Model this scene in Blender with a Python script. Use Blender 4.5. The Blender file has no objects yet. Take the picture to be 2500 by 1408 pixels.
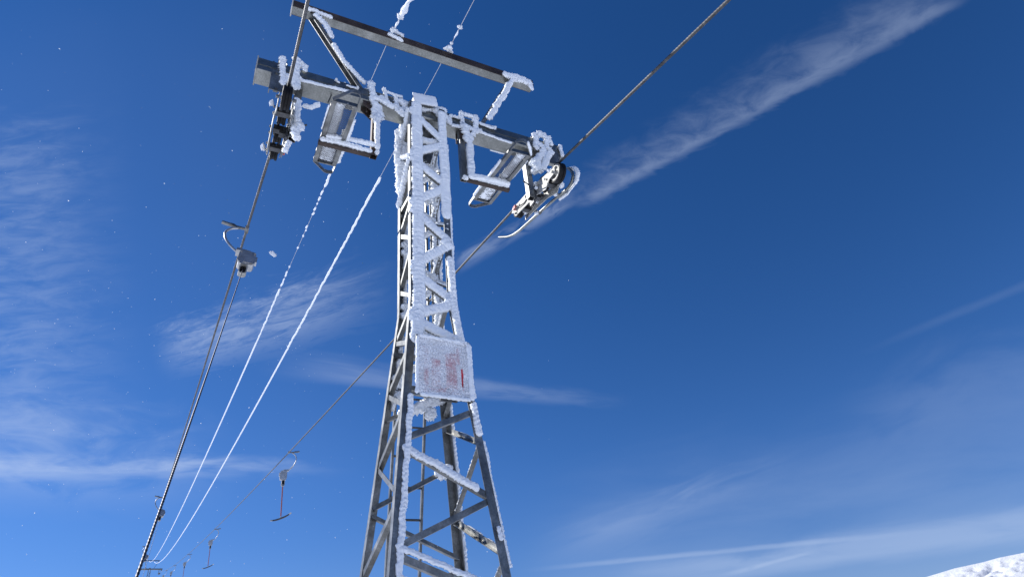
import bpy, bmesh, math, random
import numpy as np
from mathutils import Vector, Matrix
scene = bpy.context.scene
COL = scene.collection
rad = math.radians
# World frame: the near pylon stands at x=y=0, +X runs along its cross-arm, +Y is uphill along the lift,
# z is height above the snow under the camera.  Units are metres.

# ---------------------------------------------------------------- camera
cam_d = bpy.data.cameras.new('camera')
cam = bpy.data.objects.new('camera', cam_d); COL.objects.link(cam)
cam_d.sensor_width = 36.0; cam_d.lens = 1525.13/2500*36
cam_d.clip_start = 0.05; cam_d.clip_end = 20000
RT = Vector((0.9002026, -0.42532461, -0.09345723)); UP = Vector((-0.16513169, -0.53198812, 0.83049392)); FW = Vector((0.40294764, 0.73218004, 0.54913167))
CAMP = Vector((-1.78988, -5.10592, 1.7))
cam.matrix_world = Matrix(((RT.x, UP.x, -FW.x, CAMP.x), (RT.y, UP.y, -FW.y, CAMP.y), (RT.z, UP.z, -FW.z, CAMP.z), (0, 0, 0, 1)))
scene.camera = cam
scene.render.resolution_x = 1024; scene.render.resolution_y = 576

# ---------------------------------------------------------------- sun and sky
SUN_AZ, SUN_EL = -46.0, 36.0            # azimuth from +Y towards +X
sun_d = bpy.data.lights.new('sun', 'SUN'); sun = bpy.data.objects.new('sun', sun_d); COL.objects.link(sun)
sun_d.energy = 4.6; sun_d.angle = rad(0.53); sun_d.color = (1.0, 0.97, 0.925)
sdir = Vector((math.sin(rad(SUN_AZ))*math.cos(rad(SUN_EL)), math.cos(rad(SUN_AZ))*math.cos(rad(SUN_EL)), math.sin(rad(SUN_EL))))
sun.rotation_euler = sdir.to_track_quat('Z', 'Y').to_euler(); sun.location = (-30, 20, 40)
scene.view_settings.view_transform = 'Standard'; scene.view_settings.look = 'None'
scene.view_settings.exposure = 0.22; scene.view_settings.gamma = 1.0
W = bpy.data.worlds.new('World'); scene.world = W; W.use_nodes = True
wn = W.node_tree.nodes; wl = W.node_tree.links; wn.clear()
wout = wn.new('ShaderNodeOutputWorld'); bg = wn.new('ShaderNodeBackground'); wl.new(bg.outputs[0], wout.inputs[0])
SKY_STRENGTH = 0.1
bg.inputs[1].default_value = SKY_STRENGTH
sky = wn.new('ShaderNodeTexSky'); sky.sky_type = 'NISHITA'; sky.sun_disc = False
sky.sun_elevation = rad(SUN_EL); sky.sun_rotation = rad(SUN_AZ)
sky.altitude = 2600; sky.air_density = 1.0; sky.dust_density = 0.0; sky.ozone_density = 3.0

def wmath(op, a, b=None, c=None, clamp=False):
    n = wn.new('ShaderNodeMath'); n.operation = op; n.use_clamp = clamp
    for i, v in enumerate((a, b, c)):
        if v is None: continue
        if isinstance(v, (int, float)): n.inputs[i].default_value = v
        else: wl.new(v, n.inputs[i])
    return n.outputs[0]
def wstep(x, a, b):
    n = wn.new('ShaderNodeMapRange'); n.interpolation_type = 'SMOOTHSTEP'; wl.new(x, n.inputs[0])
    n.inputs[1].default_value = a; n.inputs[2].default_value = b; n.inputs[3].default_value = 0; n.inputs[4].default_value = 1
    return n.outputs[0]
wgeo = wn.new('ShaderNodeTexCoord'); DIR = wgeo.outputs['Generated']
def wdot(vec):
    n = wn.new('ShaderNodeVectorMath'); n.operation = 'DOT_PRODUCT'; wl.new(DIR, n.inputs[0]); n.inputs[1].default_value = vec; return n.outputs['Value']
def azel(a, e):
    a, e = rad(a), rad(e); return np.array([math.sin(a)*math.cos(e), math.cos(a)*math.cos(e), math.sin(e)])
def homography(quad):
    A = []
    for (az, el), (u, v) in zip(quad, ((0, 0), (1, 0), (1, 1), (0, 1))):
        d = azel(az, el)
        A.append(np.concatenate([d, np.zeros(3), -u*d])); A.append(np.concatenate([np.zeros(3), d, -v*d]))
    M = np.linalg.svd(np.array(A))[2][-1].reshape(3, 3)
    if M[2] @ azel(*quad[0]) < 0: M = -M
    return M
hs = wn.new('ShaderNodeHueSaturation'); hs.inputs['Saturation'].default_value = 1.275; hs.inputs['Value'].default_value = 1.05; wl.new(sky.outputs[0], hs.inputs['Color'])
tm = wn.new('ShaderNodeMix'); tm.data_type = 'RGBA'; tm.blend_type = 'MULTIPLY'; tm.inputs['Factor'].default_value = 1; wl.new(hs.outputs[0], tm.inputs['A']); tm.inputs['B'].default_value = (1, .85, 1.0, 1)
lowz = wmath('MULTIPLY_ADD', wstep(wdot((0, 0, 1)), 0.0, 0.32), 0.2, 0.8)      # sky model's colour dimmed by hand towards the horizon
tz = wn.new('ShaderNodeVectorMath'); tz.operation = 'SCALE'; wl.new(tm.outputs['Result'], tz.inputs[0]); wl.new(lowz, tz.inputs['Scale'])
sky_col = tz.outputs[0]
# high cirrus and one old contrail: each is a band across the sky between four (azimuth, elevation) corners
def cloud(quad, col, amount, uf=(0.1, 0.9), vf=(0.35, 0.75), nscale=(6, 3), detail=5, lo=0.35, hi=0.7, warp=0.0, rag=0.25, seed=0.0, curve=0.0, rough=.55):
    global sky_col
    M = homography(quad)
    den = wdot(M[2]); ok = wstep(den, 0.0005, 0.01); den2 = wmath('MAXIMUM', den, 0.0005)
    u = wmath('DIVIDE', wdot(M[0]), den2); v = wmath('DIVIDE', wdot(M[1]), den2)
    if curve: v = wmath('ADD', v, wmath('MULTIPLY', wmath('MULTIPLY', u, wmath('SUBTRACT', 1.0, u)), curve))
    cmb = wn.new('ShaderNodeCombineXYZ'); wl.new(wmath('MULTIPLY', u, nscale[0]), cmb.inputs[0]); wl.new(wmath('MULTIPLY', v, nscale[1]), cmb.inputs[1]); cmb.inputs[2].default_value = seed
    no = wn.new('ShaderNodeTexNoise'); no.inputs['Scale'].default_value = 1.0; no.inputs['Detail'].default_value = detail; no.inputs['Roughness'].default_value = rough
    no.inputs['Distortion'].default_value = warp; wl.new(cmb.outputs[0], no.inputs['Vector'])
    n = no.outputs[0]
    vr = wmath('ADD', v, wmath('MULTIPLY', wmath('SUBTRACT', n, 0.5), rag))
    ve = wmath('MULTIPLY', wstep(vr, 0.0, vf[0]), wmath('SUBTRACT', 1.0, wstep(vr, vf[1], 1.0)))
    ue = wmath('MULTIPLY', wstep(u, 0.0, uf[0]), wmath('SUBTRACT', 1.0, wstep(u, uf[1], 1.0)))
    m = wmath('MULTIPLY', wmath('MULTIPLY', ve, ue), wmath('MULTIPLY', wstep(n, lo, hi), ok))
    m = wmath('MULTIPLY', m, amount, clamp=True)
    mx = wn.new('ShaderNodeMix'); mx.data_type = 'RGBA'; wl.new(m, mx.inputs['Factor']); wl.new(sky_col, mx.inputs['A']); mx.inputs['B'].default_value = (*col, 1)
    sky_col = mx.outputs['Result']
CW = (5.1, 6.1, 8.0)
cloud([(32.8, 41.7), (78.2, 46.4), (81.1, 40.1), (38.1, 39.0)], CW, 0.21, (0.12, 0.93), (0.95, 0.80), (15, 3.0), 7, 0.12, 0.75, 0.5, 0.5, 1.3, rough=.60)
cloud([(34.5, 39.8), (80.2, 42.0), (80.9, 40.3), (37.9, 39.2)], CW, 0.10, (0.12, 0.93), (0.7, 0.55), (22, 2), 6, 0.05, 0.6, 0.4, 0.5, 2.3)
cloud([(21.83, 36.9), (38.59, 41.59), (39.14, 40.0), (22.14, 34.28)], CW, 0.26, (0.1, 0.7), (0.4, 0.6), (6, 2.5), 6, 0.25, 0.7, 0.8, 0.5, 4.3)
cloud([(-7.31, 28.54), (17.69, 39.17), (18.07, 30.29), (-4.22, 23.8)], CW, 0.44, (0.25, 0.6), (0.45, 0.6), (6, 8), 8, 0.22, 0.8, 0.5, 0.8, 7.7, rough=.7)
cloud([(1.91, 28.85), (39.86, 22.2), (39.48, 20.63), (2.5, 25.3)], CW, 0.22, (0.15, 0.30), (0.6, 0.7), (5, 2), 6, 0.15, 0.7, 0.4, 0.5, 2.1, curve=-.35)
cloud([(-15.33, 18.01), (13.9, 19.25), (13.97, 17.21), (-14.56, 15.69)], CW, 0.50, (0.02, 0.30), (0.5, 0.55), (6, 2.2), 7, 0.2, 0.75, 0.5, 0.8, 9.1)
cloud([(-16.0, 22.97), (3.86, 22.85), (4.61, 13.39), (-14.43, 13.3)], CW, 0.30, (0.02, 0.3), (0.5, 0.6), (4, 5), 6, 0.25, 0.75, 0.9, 0.4, 5.2)
cloud([(-25.0, 39.98), (-13.47, 46.47), (-1.1, 13.23), (-14.04, 12.76)], CW, 0.22, (0.02, 0.3), (0.25, 0.7), (3.5, 30), 7, 0.25, 0.8, 0.45, 0.2, 3.3, rough=.62)
cloud([(26.12, 8.75), (66.3, 8.42), (64.81, 5.32), (34.27, 5.92)], CW, 0.27, (0.45, 0.99), (0.4, 0.6), (4, 2), 5, 0.1, 0.6, 0.5, 0.4, 6.4)
cloud([(26.17, 9.38), (58.1, 7.82), (57.96, 7.3), (26.13, 8.8)], CW, 0.22, (0.3, 0.7), (0.5, 0.6), (8, 1), 4, 0.1, 0.5, 0.3, 0.3, 6.9)
cloud([(41.81, 6.97), (50.89, 7.71), (51.07, 7.39), (42.32, 6.45)], CW, 0.25, (0.3, 0.7), (0.5, 0.6), (6, 1), 4, 0.1, 0.5, 0.3, 0.3, 8.9)
cloud([(25.64, 11.17), (52.28, 16.12), (54.48, 13.33), (27.71, 7.52)], CW, 0.17, (0.35, 0.5), (0.55, 0.5), (4, 3), 6, 0.1, 0.75, 0.6, 0.7, 11.2)
cloud([(55.33, 19.76), (78.9, 20.41), (75.89, 8.63), (52.48, 11.33)], CW, 0.08, (0.5, 0.9), (0.5, 0.55), (3, 3), 4, 0.15, 0.6, 0.6, 0.5, 12.2)
cloud([(58.02, 21.38), (78.81, 22.03), (78.53, 21.04), (57.93, 20.38)], CW, 0.045, (0.5, 0.9), (0.5, 0.5), (4, 1), 4, 0.1, 0.5, 0.3, 0.4, 13.2)
cloud([(-38.1, 46.96), (28.5, 62.7), (19.6, 12.39), (-18.25, 7.97)], CW, 0.03, (0.01, 0.7), (0.3, 0.8), (2, 2), 3, -0.1, 0.8, 0.3, 0.2, 21.2)
cloud([(27.05, 18.13), (71.77, 17.3), (66.86, 2.55), (24.9, 5.0)], CW, 0.12, (0.3, 0.95), (0.6, 0.8), (3, 4), 5, 0.0, 0.8, 0.4, 0.4, 22.2)
wl.new(sky_col, bg.inputs[0])

# ---- measured layout of the lift (metres)
FAR = [-6.677,126.894,26.705]
FARANG = 0.0526
SPAN_R = [[1.65,0.7,7.53],[-5.029,126.981,26.255],1.15]
SPAN_L = [[-1.64,0.8,7.54],[-8.375,126.805,26.255],1.3]
SPAN_C1 = [[-0.42,-0.06,9.36],[-7.027,126.876,28.035],2.2]
SPAN_C2 = [[0.38,-0.06,9.36],[-6.318,126.913,28.035],2.5]
HANG_L = [[0.0151,-1.742,2.708,7.746],[0.1987,-2.978,25.833,10.43],[0.3861,-4.24,49.444,13.533]]
HANG_R = [[0.1238,0.823,16.339,9.35],[0.2981,-0.341,38.35,12.15],[0.4677,-1.474,59.761,15.143],[0.6414,-2.634,81.7,18.483],[0.8163,-3.802,103.783,22.126]]
BEADS1 = [[0.02508,0.02821],[0.02899,0.03021],[0.03063,0.03167],[0.03219,0.03264],[0.03335,0.03425],[0.03466,0.03544],[0.03832,0.03929],[0.03953,0.04006],[0.04111,0.04182],[0.04484,0.04548],[0.05126,0.05185],[0.05316,0.05514],[0.0557,0.05881],[0.05979,1.0]]
BEADS2 = [[0.02309,0.95991]]
ARM_RIME = [[[[-1.702,-0.125,8.057],[-1.666,-0.125,7.619]],0.064],[[[-1.564,-0.125,8.178],[-1.52,-0.125,7.657]],0.08],[[[-1.496,-0.125,8.083],[-1.431,-0.125,7.973]],0.042],[[[-1.485,-0.125,7.808],[-1.226,-0.125,7.826],[-0.915,-0.125,7.848]],0.041],[[[-1.094,-0.125,7.967],[-1.045,-0.125,7.952]],0.026],[[[-0.978,-0.125,7.953],[-0.841,-0.125,7.94]],0.026],[[[-0.683,-0.125,8.087],[-0.654,-0.125,7.778]],0.075],[[[-0.615,-0.125,7.802],[-0.598,-0.125,7.522]],0.115],[[[-0.52,-0.125,8.053],[-0.283,-0.125,8.02]],0.043],[[[-0.495,-0.125,8.064],[-0.492,-0.125,7.899]],0.043],[[[-0.676,-0.125,7.864],[-0.369,-0.125,7.818],[-0.256,-0.125,7.688]],0.073],[[[-0.355,-0.125,7.943],[-0.246,-0.125,7.9]],0.074],[[[-0.375,-0.125,7.95],[-0.359,-0.125,7.822]],0.048],[[[-0.189,-0.125,7.886],[0.236,-0.125,7.995]],0.085],[[[0.163,-0.125,7.934],[0.298,-0.125,7.867]],0.097],[[[0.329,-0.125,7.956],[0.468,-0.125,7.951]],0.043],[[[0.339,-0.125,7.929],[0.338,-0.125,7.793]],0.038],[[[0.338,-0.125,7.793],[0.476,-0.125,7.795]],0.043],[[[0.489,-0.125,8.037],[0.511,-0.125,7.816]],0.055],[[[0.518,-0.125,8.049],[0.695,-0.125,8.042]],0.055],[[[0.683,-0.125,8.038],[0.668,-0.125,7.816]],0.066],[[[0.488,-0.125,7.799],[0.725,-0.125,7.808]],0.064],[[[0.527,-0.125,7.799],[0.566,-0.125,7.526]],0.108],[[[0.725,-0.125,7.976],[0.951,-0.125,7.956]],0.039],[[[0.747,-0.125,7.793],[1.194,-0.125,7.771]],0.033],[[[1.556,-0.125,8.094],[1.551,-0.125,7.817]],0.069],[[[1.638,-0.125,8.093],[1.745,-0.125,8.134]],0.081],[[[1.742,-0.125,8.109],[1.744,-0.125,7.855]],0.064],[[[1.782,-0.125,8.075],[1.815,-0.125,7.952]],0.058],[[[1.948,-0.125,8.016],[1.946,-0.125,7.802]],0.047],[[[1.599,-0.125,7.803],[1.639,-0.125,7.733],[1.537,-0.125,7.568],[1.532,-0.125,7.389]],0.084],[[[1.812,-0.125,7.84],[1.66,-0.125,7.61],[1.598,-0.125,7.433]],0.074]]
GANTRY_RIME = [[[[-1.56,-0.07,9.253],[-1.393,-0.07,9.261],[-1.2,-0.07,9.23]],0.048],[[[-0.484,-0.07,9.287],[-0.258,-0.07,9.246]],0.054],[[[-0.419,-0.07,9.433],[-0.258,-0.07,9.336]],0.055],[[[0.316,-0.07,9.399],[0.462,-0.07,9.363]],0.05],[[[1.215,-0.07,9.251],[1.458,-0.07,9.29],[1.656,-0.07,9.251]],0.113],[[[1.636,-0.07,9.317],[1.691,-0.07,9.102]],0.064]]
STRUT_RIME = [[[[-1.438,-0.06,9.205],[-1.274,-0.06,9.062],[-1.183,-0.06,8.829]],0.071],[[[-1.166,-0.06,8.729],[-1.02,-0.06,8.461],[-0.744,-0.06,8.144]],0.063],[[[1.375,-0.06,9.217],[1.11,-0.06,8.613],[0.903,-0.06,8.18]],0.082]]
POST_RIME = [[[[-0.599,-0.13,7.53],[-0.577,-0.13,7.009]],0.066],[[[-1.148,-0.13,7.019],[-0.86,-0.13,7.056],[-0.606,-0.13,7.064]],0.058],[[[0.576,-0.13,7.539],[0.567,-0.13,6.943]],0.095],[[[0.526,-0.13,6.963],[0.834,-0.13,6.995],[1.084,-0.13,7.006]],0.08]]
LUMP_LEFT = [[[[-1.488,-0.12,7.503],[-1.469,-0.12,7.111]],0.09],[[[-1.415,-0.12,7.132],[-1.433,-0.12,6.997]],0.097],[[[-1.463,-0.12,7.049],[-1.435,-0.12,6.839]],0.106],[[[-1.511,-0.12,6.811],[-1.555,-0.12,6.632]],0.056],[[[-1.426,-0.12,7.407],[-1.342,-0.12,7.401],[-1.242,-0.12,7.498]],0.045]]
# ---------------------------------------------------------------- materials
def new_mat(name):
    m = bpy.data.materials.new(name); m.use_nodes = True
    nt = m.node_tree; return m, nt, nt.nodes['Principled BSDF']
def tex(nt, kind, scale, detail=4, rough=.5, vec=None, dist=0):
    n = nt.nodes.new(kind); n.inputs['Scale'].default_value = scale
    if 'Detail' in n.inputs: n.inputs['Detail'].default_value = detail
    if 'Roughness' in n.inputs: n.inputs['Roughness'].default_value = rough
    if dist and 'Distortion' in n.inputs: n.inputs['Distortion'].default_value = dist
    if vec is not None: nt.links.new(vec, n.inputs['Vector'])
    return n
def ramp(nt, src, stops):
    r = nt.nodes.new('ShaderNodeValToRGB'); nt.links.new(src, r.inputs[0])
    e = r.color_ramp.elements
    while len(e) < len(stops): e.new(0.5)
    for el, (p, c) in zip(e, stops): el.position = p; el.color = (*c, 1) if len(c) == 3 else c
    return r.outputs[0]
def bump(nt, src, strength, dist, bs):
    b = nt.nodes.new('ShaderNodeBump'); b.inputs['Strength'].default_value = strength; b.inputs['Distance'].default_value = dist
    nt.links.new(src, b.inputs['Height']); nt.links.new(b.outputs[0], bs.inputs['Normal'])
def objco(nt):
    return nt.nodes.new('ShaderNodeTexCoord').outputs['Object']
def metal(name, c0, c1, c2, metallic, r0, r1, scale=9, vor=True):
    m, nt, b = new_mat(name); co = objco(nt)
    n = tex(nt, 'ShaderNodeTexNoise', scale, 8, .65, co)
    n2 = tex(nt, 'ShaderNodeTexNoise', scale*.23, 4, .6, co, 1.0)
    mx = nt.nodes.new('ShaderNodeMath'); mx.operation = 'ADD'; nt.links.new(n.outputs[0], mx.inputs[0]); nt.links.new(n2.outputs[0], mx.inputs[1])
    mh = nt.nodes.new('ShaderNodeMath'); mh.operation = 'MULTIPLY'; mh.inputs[1].default_value = .5; nt.links.new(mx.outputs[0], mh.inputs[0])
    col = ramp(nt, mh.outputs[0], [(.36, c0), (.5, c1), (.66, c2)])
    if vor:
        v = tex(nt, 'ShaderNodeTexVoronoi', 70, vec=co)
        mm = nt.nodes.new('ShaderNodeMix'); mm.data_type = 'RGBA'; mm.blend_type = 'OVERLAY'; mm.inputs['Factor'].default_value = .22
        nt.links.new(col, mm.inputs['A']); nt.links.new(v.outputs['Color'], mm.inputs['B'])
        hs = nt.nodes.new('ShaderNodeRGBToBW'); nt.links.new(v.outputs['Color'], hs.inputs[0]); nt.links.new(hs.outputs[0], mm.inputs['B']); col = mm.outputs['Result']
    nt.links.new(col, b.inputs['Base Color'])
    b.inputs['Metallic'].default_value = metallic
    mr = nt.nodes.new('ShaderNodeMapRange'); nt.links.new(n.outputs[0], mr.inputs[0]); mr.inputs[3].default_value = r0; mr.inputs[4].default_value = r1
    nt.links.new(mr.outputs[0], b.inputs['Roughness'])
    bump(nt, n.outputs[0], .15, .004, b)
    return m
GALV = metal('galvanised_steel', (.075, .077, .076), (.16, .163, .158), (.27, .272, .265), .8, .36, .54)
ARMM = metal('weathered_galvanised_steel', (.13, .135, .127), (.195, .20, .188), (.30, .305, .29), .9, .28, .44, 5)
DARKM = metal('dark_steel', (.03, .032, .035), (.06, .062, .066), (.11, .11, .11), .6, .35, .6)
RUST = metal('rusty_brown_steel', (.028, .02, .017), (.055, .038, .032), (.10, .075, .06), .35, .5, .8, 7, False)
ZINC = metal('bright_zinc', (.22, .22, .205), (.36, .355, .33), (.48, .465, .43), .3, .55, .75, 9)
ROPEM = metal('steel_rope', (.045, .046, .05), (.095, .096, .10), (.17, .17, .17), .45, .45, .6, 30, False)
ROPEW = metal('weathered_steel_rope', (.035, .036, .038), (.075, .076, .078), (.14, .14, .14), .35, .5, .65, 30, False)
CASTM = metal('cast_aluminium', (.34, .34, .34), (.48, .48, .475), (.60, .60, .59), .7, .32, .5, 16, False)
def plain(name, c, rough, met=0.0, var=.25, scale=20):
    m, nt, b = new_mat(name); n = tex(nt, 'ShaderNodeTexNoise', scale, 6, .6, objco(nt))
    col = ramp(nt, n.outputs[0], [(.35, tuple(x*(1-var) for x in c)), (.65, tuple(min(1, x*(1+var)) for x in c))])
    nt.links.new(col, b.inputs['Base Color']); b.inputs['Roughness'].default_value = rough; b.inputs['Metallic'].default_value = met
    bump(nt, n.outputs[0], .2, .003, b); return m
RUBBER = plain('black_rubber', (.008, .008, .009), .5); RUBBER.node_tree.nodes['Principled BSDF'].inputs['Specular IOR Level'].default_value = .22
REDP = plain('red_paint', (.55, .03, .04), .5)
PINKP = plain('faded_red_plastic', (.45, .12, .11), .6)
CORD = plain('dark_cord', (.035, .04, .06), .5, .3, .5, 60)
ROD = plain('red_brown_rod', (.33, .09, .06), .45)
WHITEP = plain('white_board', (.75, .75, .77), .6, 0, .08)
PALE = plain('pale_cord', (.42, .44, .46), .6)
def snow_mat(name, col=(.90, .94, .985), bscale=50, bdist=.010, bstr=.45, sss=.12):
    m, nt, b = new_mat(name); co = objco(nt)
    b.inputs['Base Color'].default_value = (*col, 1); b.inputs['Roughness'].default_value = .7
    b.inputs['Specular IOR Level'].default_value = .3
    if sss:
        b.inputs['Subsurface Weight'].default_value = sss; b.inputs['Subsurface Radius'].default_value = (1.0, .95, .9); b.inputs['Subsurface Scale'].default_value = .03
    n = tex(nt, 'ShaderNodeTexNoise', bscale, 5, .7, co); bump(nt, n.outputs[0], bstr, bdist, b); return m
RIME = snow_mat('rime_ice')
SNOWG = snow_mat('ground_snow', (.92, .95, .985), 3, .05, .5, 0)

# ---------------------------------------------------------------- noise
def _h(ix, iy, iz, s):
    n = (ix*374761393 + iy*668265263 + iz*2147483647 + s*1274126177) & 0xffffffff
    n = ((n ^ (n >> 13))*1103515245) & 0xffffffff
    n = ((n ^ (n >> 16))*2654435761) & 0xffffffff
    return ((n ^ (n >> 15)) & 0xffffff)/16777215.0
def vnoise(p, s=0):
    p = np.asarray(p, float); i = np.floor(p).astype(np.int64); f = p-i; f = f*f*(3-2*f)
    x, y, z = i[..., 0], i[..., 1], i[..., 2]; r = 0
    for dx in (0, 1):
        for dy in (0, 1):
            for dz in (0, 1):
                w = (f[..., 0] if dx else 1-f[..., 0])*(f[..., 1] if dy else 1-f[..., 1])*(f[..., 2] if dz else 1-f[..., 2])
                r = r + w*_h(x+dx, y+dy, z+dz, s)
    return r
def fbm(p, s=0, o=4, lac=2.1, g=.5):
    p = np.asarray(p, float); a = 1; t = 0; r = 0
    for k in range(o): r = r + a*vnoise(p, s+k*7); t += a; p = p*lac; a *= g
    return r/t

# ---------------------------------------------------------------- mesh helpers
V = Vector
class MB:
    def __init__(s): s.v = []; s.f = []; s.m = []; s.cur = 0
    def add(s, vs, fs):
        b = len(s.v); s.v += [tuple(float(c) for c in v) for v in vs]
        for f in fs: s.f.append(tuple(b+i for i in f)); s.m.append(s.cur)
        return s
    def box(s, c, size, axes=None):
        c = V(c); ax = axes or (V((1, 0, 0)), V((0, 1, 0)), V((0, 0, 1))); h = [x/2 for x in size]
        vs = [c+ax[0]*(h[0]*i)+ax[1]*(h[1]*j)+ax[2]*(h[2]*k) for i in (-1, 1) for j in (-1, 1) for k in (-1, 1)]
        return s.add(vs, [(0, 1, 3, 2), (4, 6, 7, 5), (0, 4, 5, 1), (2, 3, 7, 6), (0, 2, 6, 4), (1, 5, 7, 3)])
    def bar(s, A, B, w, h, side):
        """rectangular bar A..B, w across `side`, h across the third axis"""
        A, B = V(A), V(B); d = (B-A); L = d.length; d.normalize(); sd = V(side); sd = (sd-d*sd.dot(d)).normalized(); t = d.cross(sd)
        return s.box((A+B)/2, (L, w, h), (d, sd, t))
    def angle(s, A, B, d1, d2, w, t):
        """L profile with its heel on the line A..B, flanges w along d1 and d2"""
        A, B = V(A), V(B); d = (B-A).normalized(); a = V(d1); a = (a-d*a.dot(d)).normalized(); b = V(d2); b = (b-d*b.dot(d)-a*b.dot(a)).normalized()
        prof = [(0, 0), (w, 0), (w, t), (t, t), (t, w), (0, w)]
        vs = [P+a*x+b*y for P in (A, B) for x, y in prof]
        fs = [(i, (i+1) % 6, 6+(i+1) % 6, 6+i) for i in range(6)]+[(3, 2, 1, 0), (5, 4, 3, 0), (6, 7, 8, 9), (6, 9, 10, 11)]
        return s.add(vs, fs)
    def tube(s, path, r, n=10, caps=True, hollow=False):
        path = [V(p) for p in path]; rs = r if isinstance(r, (list, tuple, np.ndarray)) else [r]*len(path)
        up = V((0, 0, 1)) if abs((path[-1]-path[0]).normalized().z) < .9 else V((1, 0, 0)); b = len(s.v); vs = []; fs = []
        t0 = (path[1]-path[0]).normalized(); a = t0.cross(up).normalized()
        for i, p in enumerate(path):
            t = (path[min(i+1, len(path)-1)]-path[max(i-1, 0)]).normalized(); a = (a-t*a.dot(t)).normalized(); c = t.cross(a)
            for k in range(n): th = 2*math.pi*k/n; vs.append(p+(a*math.cos(th)+c*math.sin(th))*float(rs[i]))
        for i in range(len(path)-1):
            for k in range(n): k2 = (k+1) % n; fs.append((i*n+k, i*n+k2, (i+1)*n+k2, (i+1)*n+k))
        if caps: fs += [tuple(range(n-1, -1, -1)), tuple((len(path)-1)*n+k for k in range(n))]
        return s.add(vs, fs)
    def rope(s, path, r, lobes, lay, n=20, depth=.16):
        """laid rope: lobed section that twists along the path"""
        P = np.array(path, float); T = np.gradient(P, axis=0); T /= np.linalg.norm(T, axis=1)[:, None]
        L = np.concatenate([[0], np.cumsum(np.linalg.norm(np.diff(P, axis=0), axis=1))])
        a = np.cross(T, [0, 0, 1.0]); a /= np.linalg.norm(a, axis=1)[:, None]; c = np.cross(T, a)
        th = np.linspace(0, 2*math.pi, n, endpoint=False)[None, :]; ph = 2*math.pi*L[:, None]/lay
        rr = r*(1-depth+depth*np.abs(np.cos((th-ph)*lobes/2)))
        vs = P[:, None]+a[:, None]*(rr*np.cos(th))[..., None]+c[:, None]*(rr*np.sin(th))[..., None]
        fs = [(i*n+k, i*n+(k+1) % n, (i+1)*n+(k+1) % n, (i+1)*n+k) for i in range(len(P)-1) for k in range(n)]
        return s.add(vs.reshape(-1, 3), fs)
    def prism(s, poly, ext):
        """polygon (list of 3D points) extruded by vector ext"""
        e = V(ext); n = len(poly); vs = [V(p) for p in poly]+[V(p)+e for p in poly]
        return s.add(vs, [tuple(range(n-1, -1, -1)), tuple(range(n, 2*n))]+[(i, (i+1) % n, n+(i+1) % n, n+i) for i in range(n)])
    def hollow(s, outer, inner, x0, x1, axis='x'):
        """hollow profile in the yz plane run along x"""
        n = len(outer); vs = []
        for x in (x0, x1):
            for L in (outer, inner): vs += [(x, y, z) for y, z in L]
        fs = []
        for i in range(n):
            j = (i+1) % n
            fs += [(i, j, 2*n+j, 2*n+i), (n+j, n+i, 3*n+i, 3*n+j), (i, n+i, n+j, j), (2*n+j, 3*n+j, 3*n+i, 2*n+i)]
        return s.add(vs, fs)
    def lathe(s, c, axis, prof, n=40, mats=None):
        """prof: (axial, radius) points revolved about axis through c"""
        ax = V(axis).normalized(); a = ax.orthogonal().normalized(); b = ax.cross(a); c = V(c); m = len(prof)
        vs = [c+ax*x+(a*math.cos(2*math.pi*k/n)+b*math.sin(2*math.pi*k/n))*r for k in range(n) for x, r in prof]; base = len(s.v)
        s.v += [tuple(v) for v in vs]
        for k in range(n):
            for i in range(m-1):
                s.f.append((base+k*m+i, base+k*m+i+1, base+((k+1) % n)*m+i+1, base+((k+1) % n)*m+i)); s.m.append(mats[i] if mats else s.cur)
        return s
    def bolt(s, c, axis, r=.012, h=.012):
        ax = V(axis).normalized(); a = ax.orthogonal().normalized(); b = ax.cross(a); c = V(c)
        ring = [c+(a*math.cos(k*math.pi/3)+b*math.sin(k*math.pi/3))*r for k in range(6)]
        return s.prism(ring, ax*h)
    def build(s, name, mats, parent=None, smooth=False, bevel=0):
        me = bpy.data.meshes.new(name); me.from_pydata(s.v, [], s.f)
        for m in (mats if isinstance(mats, (list, tuple)) else [mats]): me.materials.append(m)
        if len(me.polygons) == len(s.m): me.polygons.foreach_set('material_index', s.m)
        if not smooth or bevel:
            bm = bmesh.new(); bm.from_mesh(me); bmesh.ops.recalc_face_normals(bm, faces=bm.faces); bm.to_mesh(me); bm.free()
        if smooth:
            me.polygons.foreach_set('use_smooth', [True]*len(me.polygons))
            if smooth == 'auto':
                try: me.set_sharp_from_angle(angle=rad(35))
                except Exception: pass
        me.update(); o = bpy.data.objects.new(name, me); COL.objects.link(o)
        if parent is not None: o.parent = parent
        if name == 'rime': o['kind'] = 'stuff'
        return o
def set_parent(o, p): o.parent = p; return o
def thing(name, label, cat, group=None, loc=(0, 0, 0), rz=0):
    o = bpy.data.objects.new(name, None); COL.objects.link(o); o.location = loc; o.rotation_euler = (0, 0, rz); o.empty_display_size = .2
    o['label'] = label; o['category'] = cat
    if group: o['group'] = group
    return o
def tag(o, label, cat, group=None, kind=None):
    if label: o['label'] = label
    if cat: o['category'] = cat
    if group: o['group'] = group
    if kind: o['kind'] = kind
    return o

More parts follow.
